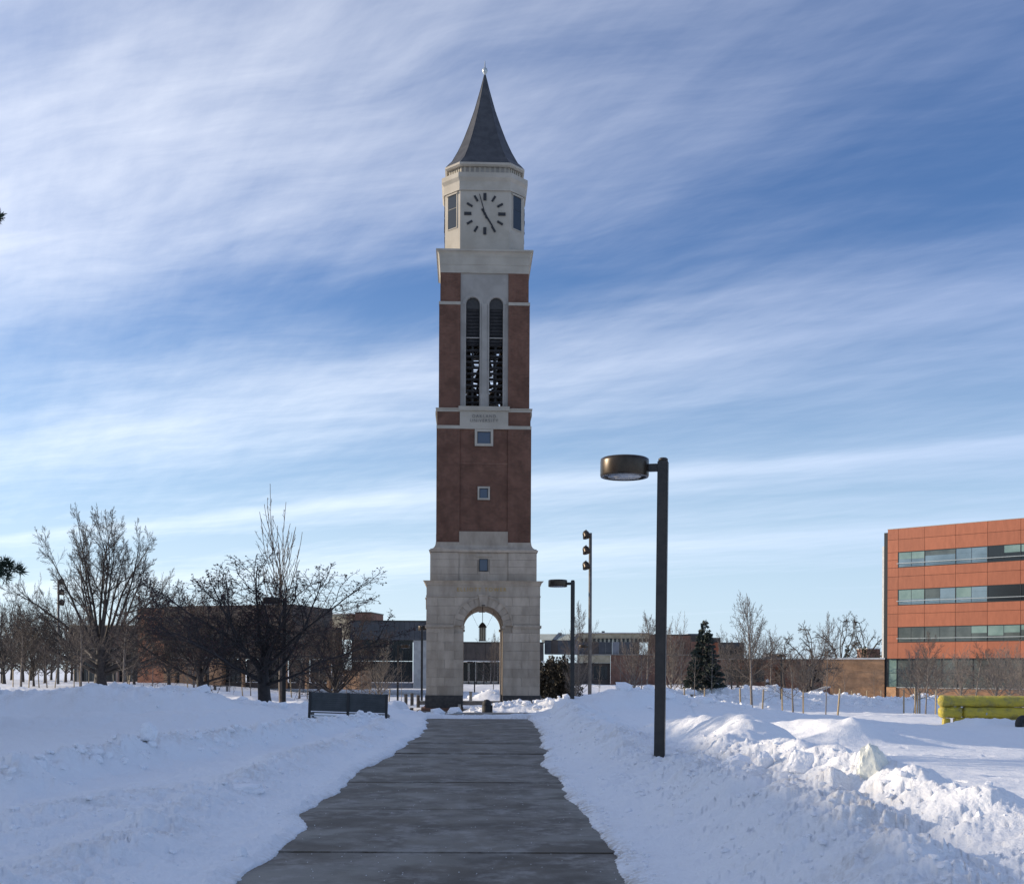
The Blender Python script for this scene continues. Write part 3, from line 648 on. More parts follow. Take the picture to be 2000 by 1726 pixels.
# bands and second brick stages
def ringband(h, z0, z1, name='stone_band', m='trim'): 
    shaft(h, z0, z1, name, m)
zG = LZ(831.5, 92); ringband(HW(92.7), zF+.002, zG)
zH = LZ(805, 91); shaft(HW(91), zG+.002, zH)
zI = LZ(797.5, 93); ringband(HW(93), zH+.002, zH+(zI-zH)*.75); ringband(HW(94.5), zH+(zI-zH)*.75+.002, zI)
zJ = LZ(596, 88.5); shaft(HW(88.5), zI+.002, zJ)
zK = LZ(590, 88.5); ringband(HW(89), zJ+.002, zK)
zL = LZ(534, 86); shaft(HW(86.3), zK+.002, zL)
ang = HW(88.5)
def belfry(Mx, q):
    put('inscription_panel', MB().box(-bay-.01, bay+.01, -HW(92)-.03, -bay-.003, zF+.004, zH+(zI-zH)*.3), 'trim', Mx)
    put('sill', MB().box(-HW(49), HW(49), -HW(92)-.14, -bay-.01, zH+(zI-zH)*.3+.003, zI+.12), 'trim', Mx)
    z0, z1 = zI+.124, zL
    f_ = .0
    fx = lambda p: (p-943.8)*(DC-ang)/F
    o = MB().box(-bay+.002, bay-.002, -ang+.16, -ang+.62, z0, z1).build('belfry_wall', M['grey_stone'])
    ops = []
    for a, b_ in ((908, 934.5), (953.5, 980)):
        c = (fx(a)+fx(b_))/2; r = (fx(b_)-fx(a))/2; zs = LZ(580, 88.5)-r
        ops.append((c, r, zs)); poly = [(c+x, z) for x, z in arch_poly(r, z0-.5, zs)]
        ops[-1] = (c, r, zs)
    cs = [MB().prism([(c+x, z) for x, z in arch_poly(r, z0-.5, zs)], -6, 0).build('c') for c, r, zs in ops]
    cut(o, cs); o.parent = T; o.matrix_local = Mx
    for c, r, zs in ops:
        k = MB(); n = 16
        for i in range(n):
            a0, a1 = math.pi*i/n, math.pi*(i+1)/n
            k.prism([(c+rr*math.cos(a), zs+rr*math.sin(a)) for rr, a in ((r+.03, a0), (r+.03, a1), (r+.24, a1), (r+.24, a0))][::-1], -ang+.12, -ang+.158)
        for s in (-1, 1): k.box(*sorted((c+s*(r+.03), c+s*(r+.12))), -ang+.12, -ang+.158, z0, zs)
        put('arch_moulding', k, 'grey_stone', Mx)
        # louvre slats in the head, sparse rails below
        z = zs + r - .15; i = 0
        while z > z0+.3:
            top = z > zs-2.6; hwid = math.sqrt(max(.01, r*r-max(0, z-zs)**2))-.01
            b = MB().box(c-hwid, c+hwid, -ang+.34, -ang+.58, z-.015, z+.015, ROT('X', -38 if top else -20))
            put('slat', b, 'louvre', Mx)
            z -= .235 if top else .40; i += 1
        put('rail', MB().box(c-r, c+r, -ang+.27, -ang+.33, LZ(659, 88.5), LZ(659, 88.5)+.07), 'grey_stone', Mx)
    put('pilaster', MB().box(-.19, .19, -ang+.09, -ang+.158, z0+.95, ops[0][2]+.05).box(-.26, .26, -ang+.05, -ang+.157, z0, z0+.945), 'grey_stone', Mx)
face4(belfry)
# bells and the floors that carry them
z0 = zI; rnd = random.Random(3)
put('belfry_floor', MB().box(-ang+.7, ang-.7, -ang+.7, ang-.7, zI-.2, zI+.05), 'black')
zz_ = zI+.9; lvl = 0; nb = 0
prof = [(.0, 1.0), (.28, .98), (.36, .86), (.42, .55), (.52, .3), (.66, .08), (.72, 0), (.62, .0), (.0, .25)]
while zz_ < zJ-.8:
    sc = [.95, .85, .75, .62, .55, .5, .45, .4, .38, .36, .35][min(lvl, 10)]; nrow = int(3.6/(sc*1.35))
    for j in (-1.55, 0, 1.55): put('bell_beam', MB().box(-2.35, 2.35, j-.08, j+.08, zz_+sc*1.02, zz_+sc*1.02+.16), 'black')
    for iy in (-1.55, 0.0, 1.55):
        for ix in range(nrow):
            x = (ix-(nrow-1)/2)*sc*1.5
            if nb < 110:
                put('bell', MB().lathe([(r*sc*.9, z*sc) for r, z in prof], 12, (x+rnd.uniform(-.28, .28), iy+rnd.uniform(-.15, .15), zz_+rnd.uniform(-.1, .04)), False), 'bronze', smooth=True); nb += 1
    zz_ += sc*1.02+.42; lvl += 1
for sx in (-2.3, -.8, .8, 2.3):
    for sy in (-2.3, 2.3): put('frame_post', MB().box(sx-.07, sx+.07, sy-.07, sy+.07, zI, zJ+1.5), 'black')
put('belfry_ceiling', MB().box(-ang+.3, ang-.3, -ang+.3, ang-.3, zJ-.2, zL-.01), 'black')
# white crown
zM = LZ(487, 95); b = MB(); b.frustum(HW(86.8), zL+.001, HW(87), zL+(zM-zL)*.36); b.frustum(HW(87.6), zL+(zM-zL)*.361, HW(88.5), zL+(zM-zL)*.70)
put('crown_frieze', b, 'trim')
b = MB(); za = zL+(zM-zL)*.701; pr = [(HW(88.8)+(HW(94.5)-HW(88.8))*(1-math.cos(i/7*math.pi/2)), za+(zM-.12-za)*math.sin(i/7*math.pi/2)) for i in range(8)]
b.rings([[(-r, -r, z), (r, -r, z), (r, r, z), (-r, r, z)] for r, z in pr]); b.frustum(HW(95.2), zM-.119, HW(95.2), zM)
put('cornice', b, 'trim')
# octagonal clock stage
def oct_(h, c, z): return [(-c, -h, z), (c, -h, z), (h, -c, z), (h, c, z), (c, h, z), (-c, h, z), (-h, c, z), (-h, -c, z)]
ho, co_ = HW(78.2), HW(47.5); zN = LZ(374, 76); zO = LZ(337.5, 84)
put('clock_stage', MB().rings([oct_(ho, co_, zM+.001), oct_(ho, co_, zN)]), 'trim')
k1, k2 = ho+.10, ho+.24; cc = co_+.06
put('cornice', MB().rings([oct_(k1, cc, zN+.001), oct_(k1, cc, zN+.12)]).rings([oct_(k1-.02, cc-.01, zN+.121), oct_(k1, cc, zN+.62), oct_(k2, cc+.07, zN+.85), oct_(k2, cc+.07, zO)]), 'trim')
# windows on the chamfers
for q in range(4):
    Mx = Matrix.Rotation(math.pi/4+q*math.pi/2, 4, 'Z'); dd = (ho+co_)/math.sqrt(2); wch = (ho-co_)*math.sqrt(2)
    z0_, z1_ = LZ(449, 60), LZ(385, 60)
    w = .42
    put('window_frame', MB().box(-w-.07, w+.07, -dd-.04, -dd-.001, z0_-.07, z0_).box(-w-.12, w+.12, -dd-.10, -dd-.001, z1_, z1_+.10).box(-w-.07, -w, -dd-.04, -dd-.001, z0_, z1_).box(w, w+.07, -dd-.04, -dd-.001, z0_, z1_), 'trim', Mx)
    put('window_pane', MB().box(-w, w, -dd-.025, -dd-.001, z0_, z1_), 'glass', Mx)
    put('glazing_bar', MB().box(-w, w, -dd-.035, -dd-.0255, (z0_*.42+z1_*.58), (z0_*.42+z1_*.58)+.04), 'frame', Mx)
# the four dials: twelve marks and two hands each
rc = 40.3*(DC-ho)/F; zc_ = LZ(418.5, 78)
def dial(Mx, q):
    for h in range(12):
        a = R(90-30*h); big = h % 3 == 0; w = .105 if big else .07; r1 = rc; r0 = rc-.50 if big else rc-.43
        b = MB().box(r0, r1, -.03, .03, -w, w); o = b.build('hour_mark', M['clockdark'], T)
        o.matrix_local = Mx @ Matrix.Translation((0, -ho-.032, zc_)) @ Matrix.Rotation(-a, 4, 'Y')
    for nm, ang_, L, w, tail, yo in (('minute_hand', 90+15.5, rc*.98, .045, .36, .085), ('hour_hand', 90-148, rc*.70, .085, .40, .06)):
        b = MB().prism([(-tail, -w*.8), (L, -w*.55), (L, w*.55), (-tail, w*.8)], -.012, .012); o = b.build(nm, M['clockdark'], T)
        o.matrix_local = Mx @ Matrix.Translation((0, -ho-yo, zc_)) @ Matrix.Rotation(-R(ang_), 4, 'Y')
    put('hand_hub', MB().lathe([(.09, 0), (.09, .1)], 12), 'clockdark', Mx @ Matrix.Translation((0, -ho, zc_)) @ Matrix.Rotation(R(90), 4, 'X'))
face4(dial)
# louvred lantern under the roof, eaves and spire
zP = Z(330, DC-1.75) - TZ - .24
hl, cl_ = HW(73), HW(45)
put('lantern', MB().rings([oct_(hl-.12, cl_-.05, zO-.02), oct_(hl-.12, cl_-.05, zP)]), 'grey_stone')
n_ = oct_(hl-.10, cl_-.04, 0)
for i in range(8):
    a, b_ = Vector(n_[i]), Vector(n_[(i+1) % 8]); n = 9 if i % 2 == 0 else 6
    for j in range(n):
        p = a.lerp(b_, (j+.5)/n); d = (b_-a).normalized(); an = math.atan2(d.y, d.x)
        o = MB().box(-.07, .07, -.05, .05, 0, zP-zO-.005).build('lantern_post', M['trim'], T, loc=(p.x, p.y, zO+.002)); o.rotation_euler = (0, 0, an)
he, ce = HW(78.5), HW(49)
put('eaves', MB().rings([oct_(he-.12, ce-.04, zP+.001), oct_(he, ce, zP+.10), oct_(he, ce, zP+.24)]), 'trim')
zQ = zP+.241
def sz(y): return Z(y, DC) - TZ
sp = [(76.5, zQ), (70, sz(323.5)), (64, sz(318)), (52.5, sz(298)), (41, sz(273)), (31, sz(247)), (20.5, sz(217)), (8.8, sz(176)), (1.4, sz(147))]
rr = []
for h, z in sp:
    H = h*DC/F*.985; z = z if z == zQ else (z+TZ-EYE)*(DC-.615*H)/DC + EYE - TZ; rr.append(oct_(H, H*.615, z))
put('spire', MB().rings(rr), 'slate')
# standing ridge rolls on the eight hips
b = MB()
for i in range(8): b.tube([r[i] for r in rr], .018, 5)
put('hip_roll', b, 'slate')
put('finial', MB().lathe([(.05, -.1), (.07, .05), (.16, .16), (.2, .3), (.16, .44), (.05, .52), (.03, .9), (.012, 1.0)], 14, (0, 0, sz(147))), 'rail', smooth=True)
# lantern hanging in the arch
put('hook', MB().box(-.12, .12, -hb-.26, -hb-.05, zS+rA-.02, zS+rA+.05), 'black')
HL = empty('hanging_lantern', (T.location.x, T.location.y - hb + 1.0, TZ + LZ(1253, 111)), R(1.4), 'bronze lantern with domed cap hanging on a rod inside the tower arch', 'lantern')
HL.location = (T.location.x + .08, DC-hb+.9, Z(1252, DC-hb+.9))
MB().lathe([(.02, 1.02), (.10, .98), (.20, .86), (.26, .74), (.29, .70), (.29, .66)], 8, (0, 0, .28)).build('cap', M['bronze'], HL)
g = MB()
for i in range(8): a = 2*math.pi*i/8; g.box(.23*math.cos(a)-.018, .23*math.cos(a)+.018, .23*math.sin(a)-.018, .23*math.sin(a)+.018, .06, .96)
g.lathe([(.27, 0), (.27, .06)], 8); g.build('frame', M['bronze'], HL)
MB().lathe([(.20, .06), (.20, .94)], 8).build('glass', M['beige_stone'], HL)
MB().tube([(0, 0, 1.28), (0, 0, 2.9)], .02, 6).build('rod', M['black'], HL)
for s in (-1, 1): MB().tube([(s*(.15+.85*(t/10)), 0, 1.15-.15*math.sin(math.pi*min(1, t/4)) + 1.75*(t/10)**2.2) for t in range(11)], .008, 4).build('chain', M['black'], HL)
def text(body, size, x, z, y, m, ext, parent, nm='inscription', spacing=1.0):
    cu = bpy.data.curves.new(nm, 'FONT'); cu.body = body; cu.size = size; cu.extrude = ext; cu.align_x = 'CENTER'; cu.align_y = 'CENTER'; cu.space_character = spacing; cu.resolution_u = 2
    o = bpy.data.objects.new(nm, cu); COL.objects.link(o); bpy.context.view_layer.update()
    me = bpy.data.meshes.new_from_object(o.evaluated_get(bpy.context.evaluated_depsgraph_get())); bpy.data.objects.remove(o)
    o = link(nm, me, M[m], parent); me.materials.clear(); me.materials.append(M[m]); o.location = (x, y, z); o.rotation_euler = (R(90), 0, 0); return o
yI = -HW(92)-.045
text('OAKLAND', .30, 0.0, LZ(813.5, 92), yI, 'letter_grey', .012, T, spacing=1.25); text('UNIVERSITY', .30, 0.0, LZ(822, 92), yI, 'letter_grey', .012, T, spacing=1.25)
text('ELLIOTT TOWER', .36, -.12, LZ(1151.5, 112), -HW(111)-.02, 'gilt', .015, T, spacing=1.3)
print('tower objects', len(T.children))
# ------------------------------------------------------------------ street lamps
def build_lamp(lab):
    t = empty('street_lamp', (0, 0, 0), 0, lab, 'street lamp', 'drum-headed lamps along the walks')
    o = MB().box(-.078, .078, -.078, .078, -1.2, 4.80).build('pole', M['black'], t, bevel=.012)
    MB().lathe([(.072, 4.80), (.072, 4.835), (.05, 4.85)], 16).build('pole_cap', M['black'], t, True)
    MB().box(-.22, -.079, -.05, .05, 4.65, 4.76).build('arm', M['black'], t, bevel=.006)
    prof = [(.0, 4.86), (.34, 4.86), (.366, 4.845), (.37, 4.80), (.37, 4.60), (.362, 4.575), (.33, 4.575), (.325, 4.60), (.0, 4.60)]
    h = MB().lathe(prof, 48, (-.585, 0, 0), False).build('lamp_head', M['bronze'], t); 
    for p in h.data.polygons: p.use_smooth = abs(p.normal.z) < .3
    MB().lathe([(.25, -.012), (.25, .012)], 32, (-.585, 0, 4.587)).build('lens', M['lens'], h, True)
    return t
lamp0 = build_lamp('tallest, nearest black lamp post with round drum head in the snow right of the path')
lamp0.location = (X(1288.5, 17.3), 17.3, -.02); lamp0.rotation_euler = (0, R(.45), R(-14))
def lamp(px_, d, top, rz, lab):
    t = copy_tree(lamp0, None, lab); x = X(px_, d); zb = tz(x, d); sc = (Z(top, d)-zb)/4.83
    t.location = (x, d, zb); t.rotation_euler = (0, 0, R(rz)); t.scale = (max(.9, min(1.1, sc)),)*2 + (sc,)
    return t
lamp(1118, 40, 1133, -6, 'second nearest black lamp post with drum head, just right of the tower base')
lamp(555, 53, 1170, 8, 'dark lamp post rising through the crabapple tree left of the bench')
lamp(252, 120, 1255, 170, 'small distant lamp post beside the staked tree in front of the dark glass entrance')
lamp(3, 116, 1255, 170, 'distant lamp post at the far left edge of the picture')
lamp(407, 112, 1281, 20, 'small distant lamp post in front of the sunlit tan brick panels')
lamp(777, 90, 1260, 185, 'distant lamp post behind the right end of the bench')
lamp(824, 96, 1223, -92, 'slim distant lamp post right against the left edge of the tower')
lamp(927, 128, 1292, 0, 'tiny lamp post seen through the tower arch')
lamp(1152.5, 100, 1259, 0, 'distant lamp whose head shows between second lamp post and floodlight pole')
lamp(1429, 118, 1287, 90, 'left post of the pair of black posts beside the fir tree')
lamp(1440, 121, 1299, 0, 'right post of the pair of black posts beside the fir tree')
lamp(1526, 88, 1276, 75, 'dark brown lamp post just left of the staked round tree')
lamp(1581, 112, 1295, 100, 'distant lamp post standing before the curved brick retaining wall')
lamp(1606, 118, 1311, 80, 'short distant lamp post at the left end of the low tan brick wing')
# ------------------------------------------------------------------ floodlight poles
def flood(px_, d, top, rz, lab, n=3, side=-1):
    x = X(px_, d); zb = tz(x, d)-.3; zt = Z(top, d)
    t = empty('floodlight_pole', (x, d, zb), R(rz), lab, 'floodlight pole', 'tall floodlight poles')
    H = zt-zb
    MB().tube([(0, 0, 0), (0, 0, H)], [.13, .105], 12).build('pole', M['galv'], t, True)
    for i in range(n):
        for k, (yy, xo) in enumerate(((-.22, .26), (.24, .22))):
            z = H-.12-i*1.02; c = (side*xo*1.2, yy, z)
            h = MB().lathe([(.02, -.26), (.14, -.24), (.20, -.12), (.21, .02), (.24, .14), (.25, .20), (.23, .22), (.0, .2)], 14, (0, 0, 0), False).build('floodlight', M['bronze'], t, True)
            h.location = c; h.rotation_euler = (R(150 if k == 0 else 200), R(20*side), 0)
            MB().tube([(0, 0, -.24), (-side*.05, 0, -.30), (-side*.12, -yy*.3, -.30)], .03, 6).build('bracket', M['bronze'], h)
    return t
flood(1152, 76, 1040, 8, 'tall slim floodlight pole with three stacked dark lamps, right of the tower')
flood(113.5, 112, 1137, -5, 'tall dark floodlight pole in front of the big bare oak on the left', side=1)
flood(2008, 120, 1172, 0, 'floodlight heads at the right edge in front of the orange building', 1)

# ------------------------------------------------------------------ bench seen from behind
bd = 34.0; bx0, bx1 = X(602, bd), X(757, bd); W = bx1-bx0
be = empty('bench', ((bx0+bx1)/2, bd, Z(1354, bd)-.80), R(-2.5), 'dark grey slatted metal bench half buried in snow, seen from behind', 'bench'); be.rotation_euler = (0, R(1.6), R(-2.5))
for i in range(9): MB().box(-W/2+.03, W/2-.03, -.018, .018, .235+i*.062, .235+i*.062+.0595, ROT('X', 6)).build('slat', M['bench_metal'], be, bevel=.004)
for i in range(8): MB().box(-W/2+.03, W/2-.03, .05+i*.055, .05+i*.055+.047, .17, .19).build('seat_slat', M['bench_metal'], be)
for s in (-1, 0, 1): MB().box(s*(W/2-.03)-.035, s*(W/2-.03)+.035, -.05, .02, -.3, .80).box(s*(W/2-.03)-.034, s*(W/2-.03)+.034, .021, .5, .08, .165).box(s*(W/2-.03)-.033, s*(W/2-.03)+.033, .44, .5, -.3, .079).build('support', M['clockdark'], be)
MB().box(-W/2+.08, W/2-.05, -.10, -.051, .085, .12).build('rear_rail', M['rail'], be)
b = MB()
for i in range(26): rock(b, (-W/2+.1+i*(W-.2)/25, .02, .80), .045*rnd.uniform(.5, 1.1), rnd, (1.6, .8, .5))
# ------------------------------------------------------------------ trash bin, bollards, low walls by the tower
t = empty('trash_bin', (X(951, 67), 67, -1.02), R(0), 'black round-hooded trash bin standing in front of the tower arch', 'trash bin')
MB().lathe([(.26, 0), (.28, .05), (.28, .60), (.25, .62)], 20).build('body', M['rubber'], t, True)
MB().lathe([(.27, .622), (.27, .68), (.24, .82), (.14, .93), (.0, .96)], 20, (0, 0, 0), False).build('hood', M['rubber'], t, True)
MB().box(.10, .34, -.16, .16, -.0, .62).build('side_panel', M['black'], t, bevel=.03)
def bollard(px_, d, top, lab):
    x = X(px_, d); t = empty('bollard', (x, d, tz(x, d)-.05), 0, lab, 'bollard', 'short bollards round the tower'); H = min(1.0, Z(top, d)-t.location.z)
    MB().lathe([(.13, -.4), (.13, H-.10), (.16, H-.09), (.16, H-.04), (.08, H)], 12).build('post', M['galv'], t, True)
for p, d, top, lab in ((1051, 72, 1366, 'short grey bollard nearest the right foot of the tower'), (1062, 72, 1364, 'short grey bollard second from the right foot of the tower'),
    (793, 88, 1344, 'leftmost of the three small bollards left of the tower'), (805, 88, 1345, 'middle one of the three small bollards left of the tower'), (817, 86, 1347, 'bollard closest to the left foot of the tower'),
    (1443, 96, 1343, 'small dark bollard on the snow right of the fir tree'), (1238, 86, 1349, 'small bollard among the broken snow piles right of the floodlight pole')): bollard(p, d, top, lab)
t = empty('low_wall', (-3.5, 92, -1.1), R(1.4), 'low pale stone wall seen through the tower arch', 'low wall')
MB().box(-4, 6.5, -.2, .2, -.3, .22).build('wall', M['plaza'], t); MB().box(-4.1, 6.6, -.25, .25, .221, .30).build('coping', M['trim'], t)
for s, w in ((-1, 'left'), (1, 'right')):
    a = T.location.x + s*1.42 + .08; 
    o = MB().prism([(-.0, 0), (1.9, 0), (1.9, .78), (.3, .28), (0, .2)], -.10, .10).build('cheek_wall', M['trim']); o.location = (a, 75.9, -1.45); o.rotation_euler = (0, 0, R(90 + s*-3))
    tag(o, 'sloping pale stone cheek wall at the %s side of the arch entrance' % w, 'cheek wall')
    t = MB().box(-.12, .12, -.12, .12, -.3, .85).box(-.15, .15, -.15, .15, .851, .92).build('stone_post', M['trim']); t.location = (a-s*.1, 93.5, -1.0); tag(t, 'stone post beyond the arch near its %s jamb' % w, 'stone post')
def cbench(px_, d, lab, w=1.5):
    x = X(px_, d); t = empty('stone_bench', (x, d, tz(x, d)), R(5), lab, 'stone bench', 'stone benches on the snowy lawn')
    MB().box(-w/2, w/2, -.2, .2, .40, .50).build('seat', M['plaza'], t, bevel=.01)
    for s in (-1, 1): MB().box(s*w*.38-.1, s*w*.38+.1, -.16, .16, -.3, .399).build('leg', M['plaza'], t)
cbench(1338, 84, 'pale stone bench in the snow left of the fir tree'); cbench(432, 108, 'stone bench before the tan brick panels on the left')
def edging(x0, x1, d, py_, lab):
    b = MB(); n = 14; r_ = random.Random(int(x0)); xs = [X(x0+(x1-x0)*i/n, d) for i in range(n+1)]
    for i in range(n):
        zt_ = tz((xs[i]+xs[i+1])/2, d)
        b.box(xs[i]+.02, xs[i+1]-.02, d-.22, d+.22, zt_-.5, zt_+r_.uniform(.06, .17))
    o = b.build('low_edging', M['clockdark']); tag(o, lab, 'edging'); o['kind'] = 'stuff'; return o
edging(1330, 1466, 70, 1380, 'low black edging of a planting bed right of the tall near lamp post')
edging(566, 606, 80, 1350, 'low black bed edging peeking out left of the bench'); edging(760, 808, 80, 1352, 'low black bed edging between the bench and the tower')
t = empty('planter', (X(1070, 78), 78, tz(X(1070, 78), 78)), 0, 'dark planter with dry stems beside the right foot of the tower', 'planter')
MB().lathe([(.28, -.3), (.36, .5), (.38, .52), (.3, .54)], 14).build('pot', M['rubber'], t, True)
b = MB()
for i in range(26): a = rnd.uniform(0, 6.3); l = rnd.uniform(.3, .7); b.tube([(0.1*math.cos(a), .1*math.sin(a), .5), (.35*l*math.cos(a), .35*l*math.sin(a), .5+l)], .012, 3)
b.build('dry_stems', M['bark'], t)['kind'] = 'stuff'
# emergency call pillar
x = X(1499, 116); t = empty('call_pillar', (x, 116, tz(x, 116)), 0, 'black emergency call pillar topped by a white lamp, on the snow right of centre', 'call pillar')
MB().box(-.19, .19, -.19, .19, -.3, 2.05).build('column', M['black'], t, bevel=.02); MB().box(-.13, .13, -.20, -.192, 1.45, 1.75).build('call_panel', M['rail'], t)
MB().box(-.25, .25, -.25, .25, 2.051, 2.3).build('hood', M['black'], t, bevel=.03); MB().lathe([(.16, 2.31), (.18, 2.42), (.12, 2.6), (.03, 2.66)], 14).build('beacon', M['lens'], t, True)

# ------------------------------------------------------------------ yellow wrapped bolsters
yd = 47.0; S_ = yd/F; yz = Z(1418, yd)
Y = empty('padded_barrier', (X(1834, yd), yd, yz), R(-4), 'long yellow vinyl padded barrier of stacked bolsters on the snow at the right edge', 'padded barrier')
def bolster(x0, x1, zc_, r, nm, seed, sq=.92):
    rr_ = random.Random(seed); n = 44; m_ = 22; rings = []
    for i in range(n+1):
        u = i/n; x = x0+(x1-x0)*u; e = min(u*(x1-x0), (1-u)*(x1-x0)); k = min(1, (e/.09+.12))**.35
        wr = 1 + .055*math.sin(u*19+seed)*math.exp(-e*.6) + rr_.uniform(-.015, .015)
        rings.append([(x + .02*math.sin(j*2.1+seed)*(k < .95), math.copysign(abs(math.cos(2*math.pi*j/m_))**.7, math.cos(2*math.pi*j/m_))*r*k*wr, zc_ + math.copysign(abs(math.sin(2*math.pi*j/m_))**.75, math.sin(2*math.pi*j/m_))*r*sq*k*wr*(1+.03*math.sin(j*3+i*.7+seed))) for j in range(m_)])
    return MB().rings(rings).build(nm, M['tarp'], Y, True)
h_ = lambda py_: (1418-py_)*S_
r1 = (h_(1354)-h_(1375))/2
bolster(-.02, 3.9, h_(1364.8), r1+.03, 'top_bolster', 1)
bolster(.0, .92, h_(1386.5), r1+.03, 'lower_bolster', 4); bolster(.93, 3.42, h_(1386.5), r1+.03, 'lower_bolster', 7); bolster(3.43, 4.4, h_(1386.5), r1+.03, 'lower_bolster', 9)
MB().rings([[(x, y*w, z) for x, y in ((.17, -.18), (.42, -.18), (.42, .18), (.17, .18))] for z, w in ((-.2, .9), (.2, 1.0), (h_(1398), 1.05))]).build('post', M['tarp'], Y, bevel=.03)
MB().rings([[(x, y, z) for x, y in ((.6, -.15), (3.3, -.15), (3.3, .15), (.6, .15))] for z in (.15, h_(1396.5))]).build('base_beam', M['tarp'], Y, bevel=.04)
for xx in (1.83, ): MB().rings([[(xx+dx, (r1+.05)*math.cos(a), h_(1386.5)+(r1+.04)*math.sin(a)) for a in [R(180+i*15) for i in range(13)]] for dx in (-.03, .03)], False).build('tape', M['rail'], Y)
wh = empty('wheel', (X(2001, 44.5), 44.5, Z(1411, 44.5)), R(-24), 'black tyre of a parked implement, cut off by the right edge of the picture', 'wheel'); wh.rotation_euler = (R(84), 0, R(18))
MB().lathe([(.20, -.11), (.33, -.12), (.38, -.08), (.39, 0), (.38, .08), (.33, .12), (.20, .11)], 28, (0, 0, 0), False).build('tyre', M['rubber'], wh, True)
MB().lathe([(.20, -.06), (.19, -.02), (.06, 0), (.05, .05), (.0, .05)], 20, (0, 0, 0), True).build('rim', M['galv'], wh, True)
# ------------------------------------------------------------------ orange panelled building
OB = empty('panelled_building', (42.3, 129.0, 0), math.atan2(-.680, .7335), 'orange panelled four storey building with ribbon windows at the right edge', 'building')
# local x runs along the wall towards the camera, local y points into the building
def wbox(x0, x1, y0, y1, z0, z1, nm, m, parent, bevel=0):
    return MB().box(x0, x1, y0, y1, z0, z1).build(nm, M[m], parent, bevel=bevel)
TS = [0.0, 1.25, 4.27, 7.7, 11.1, 14.5, 17.9, 21.3, 24.7]
ZR = 17.76
wbox(.02, 24.68, .06, 20, 3.3, ZR-.05, 'backing_wall', 'brown_panel', OB)
rowsz = [(16.51, 17.76), (15.09, 16.51), ('w', 13.35, 15.09), (12.35, 13.35), (10.9, 12.35), ('w', 9.14, 10.9), (8.19, 9.14), (6.70, 8.19), ('w', 4.98, 6.70), (3.18, 4.98)]
g = .018
for r in rowsz:
    for i in range(len(TS)-1):
        a, b_ = TS[i], TS[i+1]
        if r[0] == 'w':
            if i == 0: 
                zm = (r[1]+r[2])/2
                wbox(a+g, b_-.05, 0, .055, r[1]+g, zm-g, 'panel', 'panel_orange', OB); wbox(a+g, b_-.05, 0, .055, zm+g, r[2]-g, 'panel', 'panel_orange', OB); continue
            z0, z1 = r[1]+.03, r[2]-.03
            MB().box(a-.04, b_-.04, .0, .059, z0-.03, z0+.04).box(a-.04, b_-.04, .0, .059, z1-.04, z1+.03).box(a-.04, a+.04, .001, .059, z0+.04, z1-.04).build('window_frame', M['frame'], OB)
            rv = random.Random(int(z0*7)+i); split = rv.random() < .55 or z0 < 6
            for k in range(2 if split else 1):
                xa = a+.04 + (b_-a-.08)*(k/2 if split else 0); xb = xa + (b_-a-.08)/(2 if split else 1)
                top = i <= 3 and z0 > 8
                hz_ = z1-.04-(z1-z0)*rv.choice((.45, .62, .3)); lowm = 'glass_sky' if top else ('glass_grey' if z0 < 6 else 'glass')
                upm = 'glass_sky' if (top and rv.random() < .45) else ('glass_blind' if rv.random() < .6 else ('glass_grey' if i < 4 or z0 < 6 else 'glass'))
                wbox(xa+.012, xb-.012, .03, .056, hz_, z1-.04, 'window_pane', upm, OB); wbox(xa+.012, xb-.012, .03, .056, z0+.04, hz_-.01, 'window_pane', lowm, OB)
                if k: wbox(xa-.02, xa+.011, .015, .058, z0+.04, z1-.04, 'mullion', 'frame', OB)
            MB().box(a, b_-.02, -.42, -.34, z0+.38, z0+.44).build('sun_rail', M['rail'], OB)
            MB().box(a+.02, a+.06, -.34, .0, z0+.385, z0+.435).build('rail_bracket', M['rail'], OB)
        else: wbox(a+g, b_-g, 0, .055, r[0]+g, r[1]-g, 'panel', 'panel_orange', OB)
wbox(-.55, -.02, .3, 12, -2.6, ZR-.35, 'end_fin', 'frame', OB); wbox(-1.0, -.58, .8, 1.0, 3.2, ZR-1.8, 'edge_fin', 'white_paint', OB)
wbox(-.05, 24.9, -.03, 20, ZR-.045, ZR+.02, 'parapet_cap', 'rail', OB)
# ground storey glazing and brick base
wbox(.1, 24.6, .35, 20, -2.8, 3.29, 'ground_floor', 'frame', OB)
x = .02; i = 0
while x < 24:
    w = 1.0 if i == 0 else 1.7
    for (za, zb) in ((0.03, 1.55), (1.6, 3.12)): wbox(x+.03, x+w-.03, .30, .345, za, zb, 'window_pane', 'glass_blind' if i == 0 else 'glass_grey', OB)
    wbox(x-.03, x+.03, .24, .342, 0.0, 3.15, 'mullion', 'frame', OB); x += w; i += 1
wbox(1.1, 24.6, .10, .34, -2.8, -.09, 'brick_base', 'brick_mid', OB); wbox(1.05, 24.7, .02, .36, -.085, .0, 'base_sill', 'rail', OB)
wbox(-.02, 1.08, -.10, .34, -2.8, -.02, 'brick_pier', 'brick2', OB)
wbox(-.02, 24.7, .0, .5, 3.14, 3.175, 'soffit_edge', 'frame', OB)
# low tan wing
x0, x1 = X(1617, 129), 42.3
WG = empty('brick_wing', (x0, 131.6, -2.6), R(-19), 'low windowless tan brick wing left of the orange building', 'building')
L = x1-x0+.2
wbox(0, L, 0, 9, 0, Z(1284, 129)+2.6, 'wall', 'brick2', WG); wbox(-.1, L+.05, -.1, 9.1, Z(1284, 129)+2.602, Z(1284, 129)+2.78, 'coping', 'white_paint', WG)

